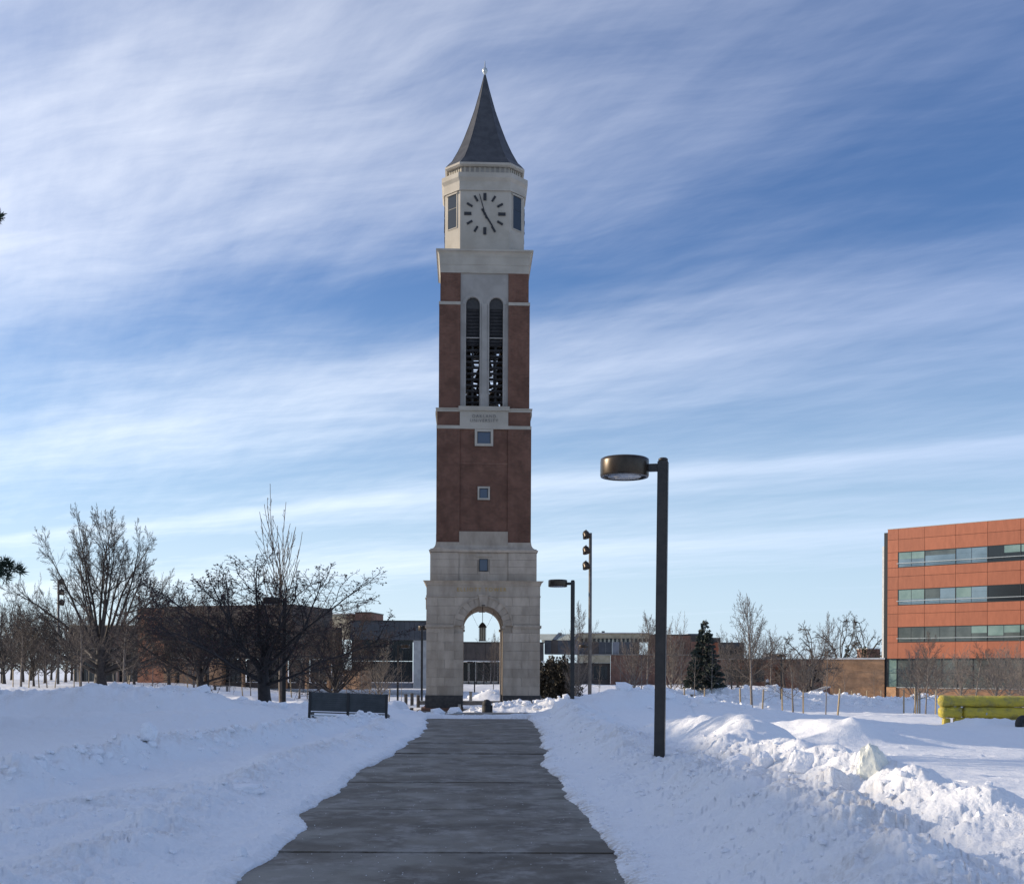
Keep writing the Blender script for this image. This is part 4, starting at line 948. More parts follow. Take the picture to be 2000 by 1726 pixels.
def bld(name, px0, d, rz, lab, zbase=-1.2, cat='building'): return empty(name, (X(px0, d), d, 0), R(rz), lab, cat)
def bx(par, d, px0, px0o, px1, y_top, y_bot, nm, m, f=0.0, dep=.3, back=None):
    s = d/F
    return wbox((px0-px0o)*s, (px1-px0o)*s, -f, (dep if back is None else back), Z(y_bot, d), Z(y_top, d), nm, m, par)
# ---- brick hall on the left
d = 127; o_ = 268
BH = bld('brick_hall', o_, d, -18, 'long brown and brick hall with sunlit tan bays behind the crabapple tree')
P = lambda a, b_, t, u, nm, m, f=0.0, dep=.3, back=None: bx(BH, d, a, o_, b_, t, u, nm, m, f, dep, back)
P(269, 328, 1192, 1345, 'lit_wall', 'brick_lit', .0, 10, 10)
P(268, 329, 1190.4, 1191.9, 'coping', 'brown_panel', .08, 10)
P(266, 322, 1207, 1208.6, 'snow_ledge', 'white_paint', .25, 0)
for i in range(9):
    a = 331+i*31; 
    P(a+.3, a+30.7, 1188, 1206, 'fascia_panel', 'warm_brown', .3, 9); P(a+.3, a+30.7, 1206.5, 1226, 'fascia_panel', 'warm_brown', .3, 9)
P(329, 640, 1226.5, 1288, 'upper_wall', 'warm_brown', -.25, 8)
for i in range(19):
    a = 334+i*16
    if i % 3 != 2: P(a, a+11, 1244, 1266, 'window_pane', 'glass', -.20, .249)
for (a, b_) in ((328, 354), (364, 380), (381, 400), (401, 419), (428, 457)): P(a, b_, 1289, 1345, 'brick_bay', 'brick2', .0, 3)
for (a, b_) in ((355, 363), (420, 427)): P(a, b_, 1290, 1340, 'door', 'frame', -.3, .5)
P(326, 456, 1286.6, 1288.6, 'coping', 'white_paint', .12, 3)
a = 458; i = 0
while a < 700:
    P(a+.4, a+9.6, 1290, 1333, 'window_pane', 'glass', -.9, 1.0); P(a-.4, a+.3, 1290, 1333, 'mullion', 'frame', -.8, 1.0)
    if i % 4 == 3: P(a+10, a+14.5, 1288.5, 1345, 'pier', 'brick2', -.1, .6); a += 5
    a += 10; i += 1
P(457, 705, 1333.5, 1345, 'plinth', 'brown_panel', -.7, 1.2); P(457, 705, 1280, 1288, 'soffit', 'brown_panel', .0, 2)
P(712, 745, 1310, 1345, 'brick_bay', 'brick2', .0, 3)
# dark recess left of it
d2 = 135; DH = bld('entrance_hall', 130, d2, -4, 'dark glass fronted hall half hidden behind the big bare oak')
for i in range(10):
    a = 140+i*13; bx(DH, d2, a, 130, a+12.6, 1226, 1268, 'fascia_panel', 'brown_panel', .2, 6)
    bx(DH, d2, a+.4, 130, a+12, 1270, 1335, 'window_pane', 'glass', -.6, .8)
    if i % 3 == 1: bx(DH, d2, a-1.5, 130, a+2.5, 1268.4, 1345, 'column', 'grey_stone', .1, .2)
bx(DH, d2, 138, 130, 272, 1224, 1225.8, 'coping', 'beige_stone', .3, 6)
# ---- beige stone building and brick penthouse behind
d = 152; BS = bld('stone_building', 604, d, -19, 'pale beige stone block building rising behind the brown hall')
for r in range(5):
    for i in range(6):
        a = 604+i*14.6+(5 if r % 2 else 0); bx(BS, d, a+.25, 604, a+14.3, 1202+r*9.2, 1211-.35+r*9.2, 'stone_panel', 'beige_stone', .0, 8)
bx(BS, d, 603, 604, 696, 1200, 1201.8, 'coping', 'white_paint', .15, 8)
d = 149; BP = bld('roof_penthouse', 693, d, -9, 'small dark red brick penthouse above the roofs left of the tower', cat='penthouse')
bx(BP, d, 693, 693, 725, 1198, 1225, 'wall', 'brick3', 0, 6); bx(BP, d, 692, 693, 726, 1196, 1197.8, 'coping', 'frame', .1, 6.1)
# ---- dark metal and glass hall left of and behind the tower
d = 122; o_ = 684; GH = bld('glass_hall', o_, d, 3.0, 'dark blue-grey metal and glass hall directly left of the tower')
P = lambda a, b_, t, u, nm, m, f=0.0, dep=.3: bx(GH, d, a, o_, b_, t, u, nm, m, f, dep)
for i in range(20):
    a = 684+i*9.6
    P(a+.15, a+9.45, 1214, 1250, 'fascia_panel', 'dark_panel', .35, 10)
P(683, 877, 1212.3, 1213.8, 'roof_edge', 'frame', .5, 10.2)
for i in range(13):
    a = 686+i*9.2; P(a+.3, a+8.8, 1250.5, 1291, 'window_pane', 'glass', -.6, .9); P(a+.3, a+8.8, 1292, 1333, 'window_pane', 'glass', -.6, .9); P(a-.3, a+.25, 1250.4, 1334, 'mullion', 'frame', -.5, .9)
P(684, 806, 1334, 1345, 'plinth', 'grey_panel', -.3, 1.2)
P(807, 846, 1250.5, 1345, 'pale_pillar', 'pale_concrete', .25, 2.2)
d = 148; o_ = 870; AH = bld('low_dark_hall', o_, d, 2, 'low dark hall with a white band seen through the tower arch')
P = lambda a, b_, t, u, nm, m, f=0.0, dep=.3: bx(AH, d, a, o_, b_, t, u, nm, m, f, dep)
for i in range(10): P(872+i*19+.2, 891+i*19-.2, 1255, 1289.5, 'fascia_panel', 'brown_panel', .3, 8)
P(870, 1064, 1290, 1292.2, 'white_band', 'white_paint', .5, 8); P(870, 1064, 1253.4, 1254.8, 'roof_edge', 'frame', .4, 8)
for i in range(13):
    a = 872+i*14.6; P(a+1.2, a+13, 1293, 1331, 'window_pane', 'glass', -.8, 1); P(a-1.4, a+1.1, 1292.4, 1340, 'pier', 'brown_panel', .0, 1)
P(870, 1064, 1331.4, 1340, 'plinth', 'grey_stone', -.4, 1)
# ---- long building right of the tower
d = 150; o_ = 1050; RB = bld('long_tan_building', o_, d, -5, 'long tan building with a row of small square windows right of the tower')
P = lambda a, b_, t, u, nm, m, f=0.0, dep=.3: bx(RB, d, a, o_, b_, t, u, nm, m, f, dep)
s = d/F
b = MB().add([(0, 0, Z(1249, d)), (80*s, 0, Z(1249, d)), (80*s, 5, Z(1235, d)), (0, 5, Z(1235, d))], [(0, 1, 2, 3)]); 
b.add([(0, 5, Z(1235, d)), (80*s, 5, Z(1235, d)), (80*s, 9, Z(1250, d)), (0, 9, Z(1250, d))], [(0, 1, 2, 3)]); b.build('sloped_roof', M['pale_roof'], RB)
for a in (1078, 1117):
    MB().add([((a-o_)*s, -.05, Z(1248.5, d)), ((a+8-o_)*s, -.05, Z(1248.5, d)), ((a+16-o_)*s, 4.9, Z(1234, d)+.1), ((a+9-o_)*s, 4.9, Z(1234, d)+.1), ((a-o_)*s, .3, Z(1249.5, d)), ((a+8-o_)*s, .3, Z(1249.5, d)), ((a+16-o_)*s, 5, Z(1236, d)), ((a+9-o_)*s, 5, Z(1236, d))], [(0, 1, 2, 3), (4, 7, 6, 5), (0, 4, 5, 1), (1, 5, 6, 2), (2, 6, 7, 3), (3, 7, 4, 0)]).build('skylight', M['frame'], RB)
P(1130, 1268, 1236, 1245.5, 'wall', 'beige_stone', 0, 8); P(1129, 1269, 1234.4, 1235.9, 'coping', 'white_paint', .2, 8)
for i in range(17):
    a = 1131+i*8.05; P(a+.1, a+2.6, 1245.6, 1253, 'pier', 'beige_stone', 0, 1); P(a+2.8, a+7.9, 1246, 1253, 'window_pane', 'glass', -.3, .6)
for i in range(14):
    a = 1064+i*13.1; P(a+.15, a+12.95, 1250 if i < 5 else 1253.2, 1277, 'wall_panel', ('dark_panel', 'grey_panel', 'dark_panel', 'brown_panel')[(i*7+i//3) % 4], 1.0, 2)
for i in range(8): P(1192+i*20, 1211.8+i*20, 1278.5, 1345, 'brick_wall', 'brick3', 1.2, 2)
P(1126, 1352, 1276.8, 1278.2, 'coping', 'grey_stone', 1.35, 2)
P(1128, 1191.5, 1279, 1293, 'tan_wall', 'beige_stone', 1.1, 2); P(1064, 1191.5, 1293.5, 1345, 'recessed_wall', 'brown_panel', .5, 2)
for i in range(4): P(1160+i*6.6, 1166+i*6.6, 1300, 1325, 'window_pane', 'glass', .55, .6)
P(1268.5, 1345, 1240, 1276.5, 'brick_wall', 'brick3', .3, 8); P(1268, 1346, 1238, 1239.8, 'coping', 'frame', .45, 8)
P(1346, 1385, 1252, 1345, 'brick_wall', 'brick3', .3, 8)
P(1174, 1180, 1230, 1234.3, 'roof_vent', 'frame', -3, 4)
# ---- far dark buildings right of the fir
d = 170; o_ = 1345; FB = bld('far_dark_building', o_, d, 6, 'far dark building with one sunlit orange brick end behind the fir tree')
P = lambda a, b_, t, u, nm, m, f=0.0, dep=.3: bx(FB, d, a, o_, b_, t, u, nm, m, f, dep)
P(1345, 1384, 1238, 1300, 'wall', 'brown_panel', 0, 6); P(1347, 1369, 1235, 1237.8, 'roof_unit', 'grey_panel', -1, 4); P(1384.5, 1408, 1243, 1252, 'upper_wall', 'brown_panel', .2, 6); P(1384.5, 1405, 1252.3, 1300, 'lit_brick_end', 'panel_orange', 0.1, 6)
P(1405.5, 1456, 1252, 1300, 'wall', 'dark_panel', 0, 6)
for i in range(5): P(1408+i*9.5, 1414+i*9.5, 1262, 1274, 'window_pane', 'glass', .05, .0)
d = 146; o_ = 1398; LB = bld('low_brown_building', o_, d, 0, 'low brown building with grey windows across the snow on the right')
P = lambda a, b_, t, u, nm, m, f=0.0, dep=.3: bx(LB, d, a, o_, b_, t, u, nm, m, f, dep)
for i in range(12): P(1398+i*19+.2, 1417+i*19-.2, 1286, 1300, 'fascia_panel', 'brick3', .4, 8)
P(1398, 1626, 1283.8, 1285.7, 'coping', 'grey_stone', .5, 8); P(1398, 1626, 1300.4, 1345, 'wall', 'brick3', 0, 8)
for a, w in ((1416, 24), (1442, 20), (1475, 18), (1514, 12), (1560, 22), (1585, 20)):
    for k in range(3): P(a+w*k/3+.2, a+w*(k+1)/3-.2, 1305, 1329, 'window_pane', 'glass', .04, -.001)
P(1506, 1531, 1275.5, 1283.5, 'roof_unit', 'grey_panel', -1, 4); P(1510, 1529, 1274.3, 1275.3, 'roof_unit', 'frame', -.9, 3.9)
d = 165; BK = bld('small_block', 1694, d, 0, 'small brown roof block between the dark pines and the orange building', cat='roof block')
bx(BK, d, 1694, 1694, 1719, 1264, 1300, 'wall', 'brick3', 0, 5); bx(BK, d, 1693.5, 1694, 1719.5, 1262, 1263.8, 'coping', 'white_paint', .1, 5.1)
# curved brick retaining wall
RW = empty('retaining_wall', (0, 0, 0), 0, 'curved low brick retaining wall with snowy coping right of the call pillar', 'retaining wall')
pts = [(1530, 104, 1352), (1548, 103, 1353), (1566, 103, 1353), (1582, 104, 1351), (1598, 107, 1346), (1616, 112, 1339)]
for (a, da, ya), (b_, db, yb) in zip(pts[:-1], pts[1:]):
    p0, p1 = Vector((X(a, da), da)), Vector((X(b_, db), db)); n = Vector((-(p1-p0).y, (p1-p0).x)).normalized()*.25; za, zb = Z(ya, da), Z(yb, db)
    for nm, m, l0, l1, w in (('wall', 'brick3', -1.6, -.0, 1), ('coping', 'white_paint', .002, .09, 1.3)):
        q = [p0-n*w, p1-n*w, p1+n*w, p0+n*w]; zz2 = [za, zb, zb, za]
        MB().add([(v.x, v.y, z+l0) for v, z in zip(q, zz2)] + [(v.x, v.y, z+l1) for v, z in zip(q, zz2)], [(0,3,2,1),(4,5,6,7),(0,1,5,4),(1,2,6,5),(2,3,7,6),(3,0,4,7)]).build(nm, M[m], RW)
# ---- halls west of the walk, outside the picture, whose long evening shadows lie over the snow
def hall(x, y0, y1, h, lab):
    t = empty('brick_hall', (x, (y0+y1)/2, 0), 0, lab, 'building'); L = (y1-y0)/2
    MB().box(-14, 0, -L, L, -.5, h).build('wall', M['brick3'], t); MB().box(-14.2, .2, -L-.2, L+.2, h+.002, h+.3).build('coping', M['grey_stone'], t)
    y = -L+1.5
    while y < L-2:
        for z in np.arange(1.2, h-2, 3.6): MB().box(.003, .06, y, y+1.5, z, z+1.9).build('window_pane', M['glass'], t)
        y += 3.4
hall(-50, -40, 41, 15.74, 'long brick hall west of the walk, lower part'); hall(-50, 42.5, 61, 22.0, 'taller brick hall west of the walk')
# ------------------------------------------------------------------ bare trees, grown level by level
def unit(v): return v/np.maximum(np.linalg.norm(v, axis=-1, keepdims=True), 1e-9)
def grow_level(st, dr, ln, r0, r1, k, wob, up, rng):
    B = len(st); P = np.zeros((B, k+1, 3)); P[:, 0] = st; d = unit(dr.copy())
    for i in range(k):
        d = unit(d + rng.normal(0, wob, (B, 3)) + np.array([0, 0, up])); P[:, i+1] = P[:, i] + d*(ln/k)[:, None]
    t = np.linspace(0, 1, k+1)[None, :]; return P, r0[:, None]*(1-t) + r1[:, None]*t
def tubes(P, Rr, n):
    B, k, _ = P.shape; T_ = np.zeros_like(P); T_[:, 1:-1] = P[:, 2:]-P[:, :-2]; T_[:, 0] = P[:, 1]-P[:, 0]; T_[:, -1] = P[:, -1]-P[:, -2]; T_ = unit(T_)
    ref = np.where(np.abs(T_[:, :1, 2:3]) > .8, np.array([1., 0, 0]), np.array([0, 0, 1.])); A = unit(np.cross(T_, np.broadcast_to(ref, T_.shape))); C = np.cross(T_, A)
    a = 2*np.pi*np.arange(n)/n
    V = P[:, :, None] + Rr[:, :, None, None]*(A[:, :, None]*np.cos(a)[None, None, :, None] + C[:, :, None]*np.sin(a)[None, None, :, None])
    idx = np.arange(B*k*n).reshape(B, k, n); nx_ = np.roll(idx, -1, 2)
    Fq = np.stack([idx[:, :-1], nx_[:, :-1], nx_[:, 1:], idx[:, 1:]], -1).reshape(-1, 4); return V.reshape(-1, 3), Fq
def np_mesh(name, parts, m, smooth=True):
    V = np.concatenate([p[0] for p in parts]); off = 0; Fs = []
    for v, f in parts: Fs.append(f+off); off += len(v)
    Fq = np.concatenate(Fs); k = Fq.shape[1]
    me = bpy.data.meshes.new(name); me.vertices.add(len(V)); me.vertices.foreach_set('co', V.astype(np.float32).ravel())
    me.loops.add(Fq.size); me.loops.foreach_set('vertex_index', Fq.ravel().astype(np.int32)); me.polygons.add(len(Fq)); me.polygons.foreach_set('loop_start', (np.arange(len(Fq))*k).astype(np.int32))
    me.update(calc_edges=True); me.polygons.foreach_set('use_smooth', np.full(len(Fq), smooth)); me.materials.append(M[m]); me.update(); return me
def make_tree(trunk, levels, seed, sides=(8, 5, 4, 3, 3)):
    rng = np.random.default_rng(seed); H, r, stems, spread = trunk['H'], trunk['r'], trunk.get('stems', 1), trunk.get('spread', 0)
    az = np.arange(stems)*2*np.pi/stems + rng.uniform(0, 1, stems)
    dr = np.stack([np.cos(az)*spread, np.sin(az)*spread, np.ones(stems)], -1); st = np.zeros((stems, 3)); st[:, 2] = -.4
    Ln = np.full(stems, H+.4)*rng.uniform(.9, 1.05, stems) if stems > 1 else np.array([H+.4])
    P, Rr = grow_level(st, dr, Ln, np.full(stems, r), np.full(stems, r*trunk.get('taper', .25)), trunk.get('k', 10), trunk.get('wob', .03), trunk.get('up', .02), rng)
    Rr[:, 0] *= 1.5; Rr[:, 1] *= 1.1
    tr = [tubes(P, Rr, sides[0])]; cr_ = []; last = P
    for li, L in enumerate(levels):
        B, k1, _ = P.shape; n = L['n']; tot = B*n; par = np.repeat(np.arange(B), n)
        t0, t1 = L.get('t', (.2, 1)); u = (np.tile(np.arange(n), B)+rng.uniform(0, 1, tot))/n; t = t0+(t1-t0)*u
        fi = np.clip(t*(k1-1), 0, k1-1-1e-6); i0 = fi.astype(int); fr = (fi-i0)[:, None]
        pos = P[par, i0]*(1-fr) + P[par, i0+1]*fr; tan = unit(P[par, i0+1]-P[par, i0])
        rad = Rr[par, i0]*(1-fr[:, 0]) + Rr[par, i0+1]*fr[:, 0]
        az = np.tile(np.arange(n)*2.4, B) + rng.uniform(0, 2*np.pi, B)[par] + rng.normal(0, .35, tot)
        a0, a1 = L['ang']; an = np.radians(a0 + (a1-a0)*(1-u if L.get('flip', True) else rng.uniform(0, 1, tot)) + rng.normal(0, L.get('aj', 6), tot))
        ref = np.where(np.abs(tan[:, 2:3]) > .9, np.array([1., 0, 0]), np.array([0, 0, 1.])); A = unit(np.cross(tan, ref)); C = np.cross(tan, A)
        dr = tan*np.cos(an)[:, None] + (A*np.cos(az)[:, None] + C*np.sin(az)[:, None])*np.sin(an)[:, None]
        dr[:, 2] *= L.get('flat', 1.0)
        pl = np.linalg.norm(P[par, -1]-P[par, 0], axis=-1) if li else np.full(tot, H)
        sh = L.get('shape', (1.0, .45)); ln = pl*L['len']*(sh[0]+(sh[1]-sh[0])*u)*rng.uniform(*L.get('lj', (.7, 1.2)), tot)
        rs = np.minimum(rad*.8, np.maximum(rad*L.get('rr', .6), L.get('rmin', .006))); re_ = np.maximum(rs*L.get('taper', .35), L.get('rend', .004))
        P, Rr = grow_level(pos, dr, ln, np.maximum(rs, re_), re_, L.get('k', 4), L.get('wob', .12), L.get('up', .03), rng)
        cr_.append(tubes(P, Rr, sides[min(li+1, len(sides)-1)])); last = P
    return tr, cr_, last
PROTO = {}
def proto(key, trunk, levels, seed, bark, crownmat=None, extra=None):
    tr, cr_, last = make_tree(trunk, levels, seed); PROTO[key] = [np_mesh('trunk', tr, bark), np_mesh('crown', cr_, crownmat or bark)]
    allp = np.concatenate([c[0] for c in cr_]); PROTO[key].append((float(allp[:, 2].max()), float(np.percentile(np.abs(allp[:, 0]), 99))))
    if extra: PROTO[key].append(extra(last))
    print(key, PROTO[key][2], len(PROTO[key][1].polygons))
def leaves_at(last, n, size, name, m, seed=2, drop=.0, oct_=False):
    rng = np.random.default_rng(seed); B = len(last); ii = rng.integers(0, B, n); t = rng.integers(1, last.shape[1], n); c = last[ii, t] + rng.normal(0, size*.8, (n, 3)); c[:, 2] -= drop
    s = size*rng.uniform(.6, 1.3, n)[:, None]; d1 = unit(rng.normal(0, 1, (n, 3)))*s; d2 = unit(np.cross(d1, rng.normal(0, 1, (n, 3))))*s
    if oct_:
        V = np.stack([c+d1, c+d2, c-d1, c-d2, c+np.cross(d1, d2)/s, c-np.cross(d1, d2)/s], 1); q = np.array([(0,1,4),(1,2,4),(2,3,4),(3,0,4),(1,0,5),(2,1,5),(3,2,5),(0,3,5)])
        Fq = (np.arange(n)*6)[:, None, None] + q[None]; return np_mesh(name, [(V.reshape(-1, 3), Fq.reshape(-1, 3))], m)
    V = np.stack([c-d1, c-d2*.5, c+d1, c+d2*.5], 1); return np_mesh(name, [(V.reshape(-1, 3), np.arange(n*4).reshape(-1, 4))], m, False)
Y1 = [dict(n=22, t=(.28, .97), ang=(28, 62), len=.50, shape=(1.05, .4), k=5, up=.07, wob=.07, rr=.42, rend=.006),
      dict(n=10, t=(.15, 1), ang=(22, 48), len=.5, shape=(1, .5), k=4, up=.05, wob=.09, rr=.6, rend=.005), dict(n=6, t=(.1, 1), ang=(22, 48), len=.5, shape=(1, .6), k=3, up=.04, wob=.1, rr=.65, rmin=.012, rend=.009)]
proto('young_a', dict(H=5.2, r=.075, taper=.2), Y1, 1, 'bark_light', 'bark_mid')
proto('young_b', dict(H=5.0, r=.08, taper=.25, wob=.05), [dict(Y1[0], n=18, ang=(30, 75), t=(.30, .95))]+Y1[1:], 2, 'bark_light', 'bark_mid')
proto('young_vase', dict(H=2.1, r=.10, taper=.6, wob=.04), [dict(n=18, t=(.5, 1), ang=(10, 64), len=1.5, shape=(.8, 1.1), k=6, up=.06, wob=.06, rr=.45, rend=.008),
      dict(n=8, t=(.2, 1), ang=(20, 42), len=.45, k=4, up=.05, rr=.6, rend=.006), dict(n=7, t=(.1, 1), ang=(20, 45), len=.5, k=3, up=.03, rr=.6, rmin=.011, rend=.009)], 3, 'bark_light', 'bark_light')
proto('young_shoots', dict(H=5.6, r=.09, taper=.15, wob=.03), [dict(n=26, t=(.38, .98), ang=(14, 58), len=.46, shape=(.8, .62), k=6, up=.10, wob=.05, rr=.45, rend=.007),
      dict(n=7, t=(.12, .8), ang=(22, 46), len=.42, shape=(1, .5), k=4, up=.08, wob=.08, rr=.6, rend=.005), dict(n=6, t=(.1, 1), ang=(25, 50), len=.45, k=3, up=.05, rr=.6, rmin=.010, rend=.008)], 4, 'bark_light', 'bark_mid')
proto('sapling', dict(H=3.9, r=.045, taper=.15, wob=.03), [dict(n=12, t=(.35, .95), ang=(25, 60), len=.34, shape=(1, .4), k=4, up=.05, rr=.45, rend=.006), dict(n=6, t=(.2, 1), ang=(25, 50), len=.45, k=3, rr=.6, rend=.005)], 5, 'bark_light', 'bark_mid')
proto('oak', dict(H=3.4, r=.62, taper=.8, wob=.02, k=5), [dict(n=24, t=(.35, 1), ang=(3, 84), len=2.9, shape=(.97, 1.02), lj=(.92, 1.05), k=12, up=.018, wob=.075, rr=.34, taper=.12, rend=.018, aj=4),
      dict(n=9, t=(.30, .98), ang=(14, 44), len=.34, shape=(1.3, .5), k=7, up=.03, wob=.12, rr=.5, taper=.25, rend=.012), dict(n=8, t=(.15, 1), ang=(18, 48), len=.44, k=5, up=.02, wob=.14, rr=.55, rmin=.014, rend=.011),
      dict(n=10, t=(.12, 1), ang=(20, 50), len=.55, k=3, up=.01, wob=.16, rr=.7, rmin=.011, rend=.010)], 17, 'bark', 'bark')
proto('wood_a', dict(H=2.6, r=.24, taper=.7, wob=.05, k=5), [dict(n=14, t=(.35, 1), ang=(6, 72), len=2.4, shape=(.8, 1.0), k=8, up=.05, wob=.12, rr=.42, rend=.02),
      dict(n=9, t=(.15, 1), ang=(25, 50), len=.40, shape=(1.2, .6), k=5, up=.02, wob=.15, rr=.55, rend=.016), dict(n=7, t=(.15, 1), ang=(25, 55), len=.48, k=4, wob=.18, rr=.55, rmin=.016, rend=.012), dict(n=5, t=(.15, 1), ang=(25, 55), len=.5, k=3, wob=.18, rr=.6, rmin=.014, rend=.010)], 7, 'bark', 'bark')
proto('locust', dict(H=3.4, r=.26, taper=.6, wob=.08, k=6), [dict(n=8, t=(.5, 1), ang=(20, 62), len=1.55, shape=(.8, 1.0), k=9, up=.03, wob=.20, rr=.5, rend=.03),
      dict(n=8, t=(.35, 1), ang=(30, 65), len=.42, k=6, up=.02, wob=.24, rr=.5, rend=.015, flat=.5), dict(n=7, t=(.2, 1), ang=(30, 65), len=.42, k=4, wob=.24, rr=.55, rmin=.01, rend=.01, flat=.6), dict(n=4, t=(.2, 1), ang=(30, 60), len=.45, k=3, wob=.2, rr=.6, rmin=.012, rend=.009)], 8, 'bark', 'bark')
CR = [dict(n=14, t=(.6, 1), ang=(12, 68), len=2.55, shape=(1.1, .85), k=9, up=.045, wob=.10, rr=.40, taper=.12, lj=(.88, 1.08), rend=.015),
      dict(n=12, t=(.12, .98), ang=(25, 60), len=.31, shape=(1.2, .8), k=6, up=.06, wob=.15, rr=.45, rend=.012), dict(n=11, t=(.1, 1), ang=(30, 60), len=.46, k=4, up=.03, wob=.2, rr=.5, rmin=.008, rend=.007),
      dict(n=4, t=(.15, 1), ang=(30, 60), len=.55, k=3, up=.02, wob=.22, rr=.6, rmin=.008, rend=.006)]
proto('crab', dict(H=2.2, r=.24, taper=.75, wob=.03, k=5), CR, 34, 'bark_dark', 'bark_dark', lambda l: leaves_at(l, 6500, .028, 'berries', 'berry', oct_=True))
proto('shoots', dict(H=5.0, r=.07, taper=.25, wob=.04, k=8), [dict(n=22, t=(.35, 1), ang=(3, 26), len=.80, shape=(.8, .8), k=9, up=.09, wob=.04, rr=.32, taper=.3, rend=.006),
      dict(n=5, t=(.1, .75), ang=(10, 26), len=.40, k=5, up=.10, wob=.05, rr=.6, rend=.005), dict(n=3, t=(.1, 1), ang=(20, 35), len=.2, k=3, up=.05, rr=.6, rend=.005)], 10, 'bark_mid', 'bark_mid')
def tree(key, px_, d, top, lab, rz=None, wid=None, name='bare_tree', cat='tree', group=None, crownscale=None):
    pr = PROTO[key]; x = X(px_, d); zb = tz(x, d); Hh, Ww = pr[2]; sc = (Z(top, d)-zb)/Hh; sx = sc if wid is None else (wid/2*d/F)/Ww
    t = empty(name, (x, d, zb), R(rz if rz is not None else (px_*37) % 360), lab, cat, group); t.scale = (sx, sx, sc)
    link('trunk', pr[0], None, t); link('crown', pr[1], None, t)
    if len(pr) > 3: link('berries', pr[3], None, t)['kind'] = 'stuff'
    return t
tree('oak', 196, 96, 985, 'biggest bare oak with a wide fan of limbs on the left', 140, 335)
tree('crab', 520, 50, 1078, 'dark spreading crabapple tree full of shrivelled fruit left of the lamp post and bench', 40, 520, name='crabapple_tree')
tree('crab', 395, 68, 1122, 'smaller dark crabapple tree left of and behind the biggest crabapple', 70, 300, name='crabapple_tree')
tree('crab', 652, 74, 1165, 'dark crabapple tree behind the right side of the biggest crabapple', 310, 230, name='crabapple_tree')
tree('shoots', 552, 56, 962, 'slender tree sending up tall thin shoots above the crabapple crown', 20, 150)
G1 = 'bare trees of the wood on the far left'
for i, (p, d_, t_, w_, lab) in enumerate(((8, 112, 1130, 150, 'bare tree at the very left edge of the wood'), (45, 124, 1120, 130, 'second bare tree of the wood from the left edge'), (88, 116, 1140, 120, 'bare tree with low crown behind the left floodlight pole'),
     (128, 128, 1150, 120, 'bare tree just right of the left floodlight pole'), (262, 112, 1195, 120, 'bare tree between the big oak and the sunlit brick wall'), (-30, 120, 1110, 150, 'bare tree half outside the left edge'), (66, 96, 1185, 100, 'low bare tree in front of the left wood'), (330, 116, 1120, 130, 'bare tree right of the big oak over the brick hall roof'))):
    tree('wood_a', p, d_, t_, lab, None, w_, group=G1)
for i, (p, d_, t_, w_) in enumerate(((-12, 140, 1150, 110), (22, 146, 1160, 100), (60, 142, 1150, 110), (100, 150, 1165, 100), (140, 144, 1170, 100), (175, 150, 1180, 90), (215, 146, 1190, 90), (248, 142, 1200, 80), (300, 158, 1185, 80), (352, 150, 1150, 110))):
    tree('wood_a', p, d_, t_, 'far bare tree of the wood behind ' + ('the left edge trees', 'the leftmost lamp post', 'the left floodlight pole, on its left', 'the left floodlight pole, on its right', 'the left low limbs of the big oak', 'the trunk of the big oak', 'the right low limbs of the big oak', 'the small lamp post', 'the sunlit orange brick wall', 'the roof between oak and crabapples')[i], None, w_, group='far trees of the left wood')
G2 = 'young staked trees across the lawn'
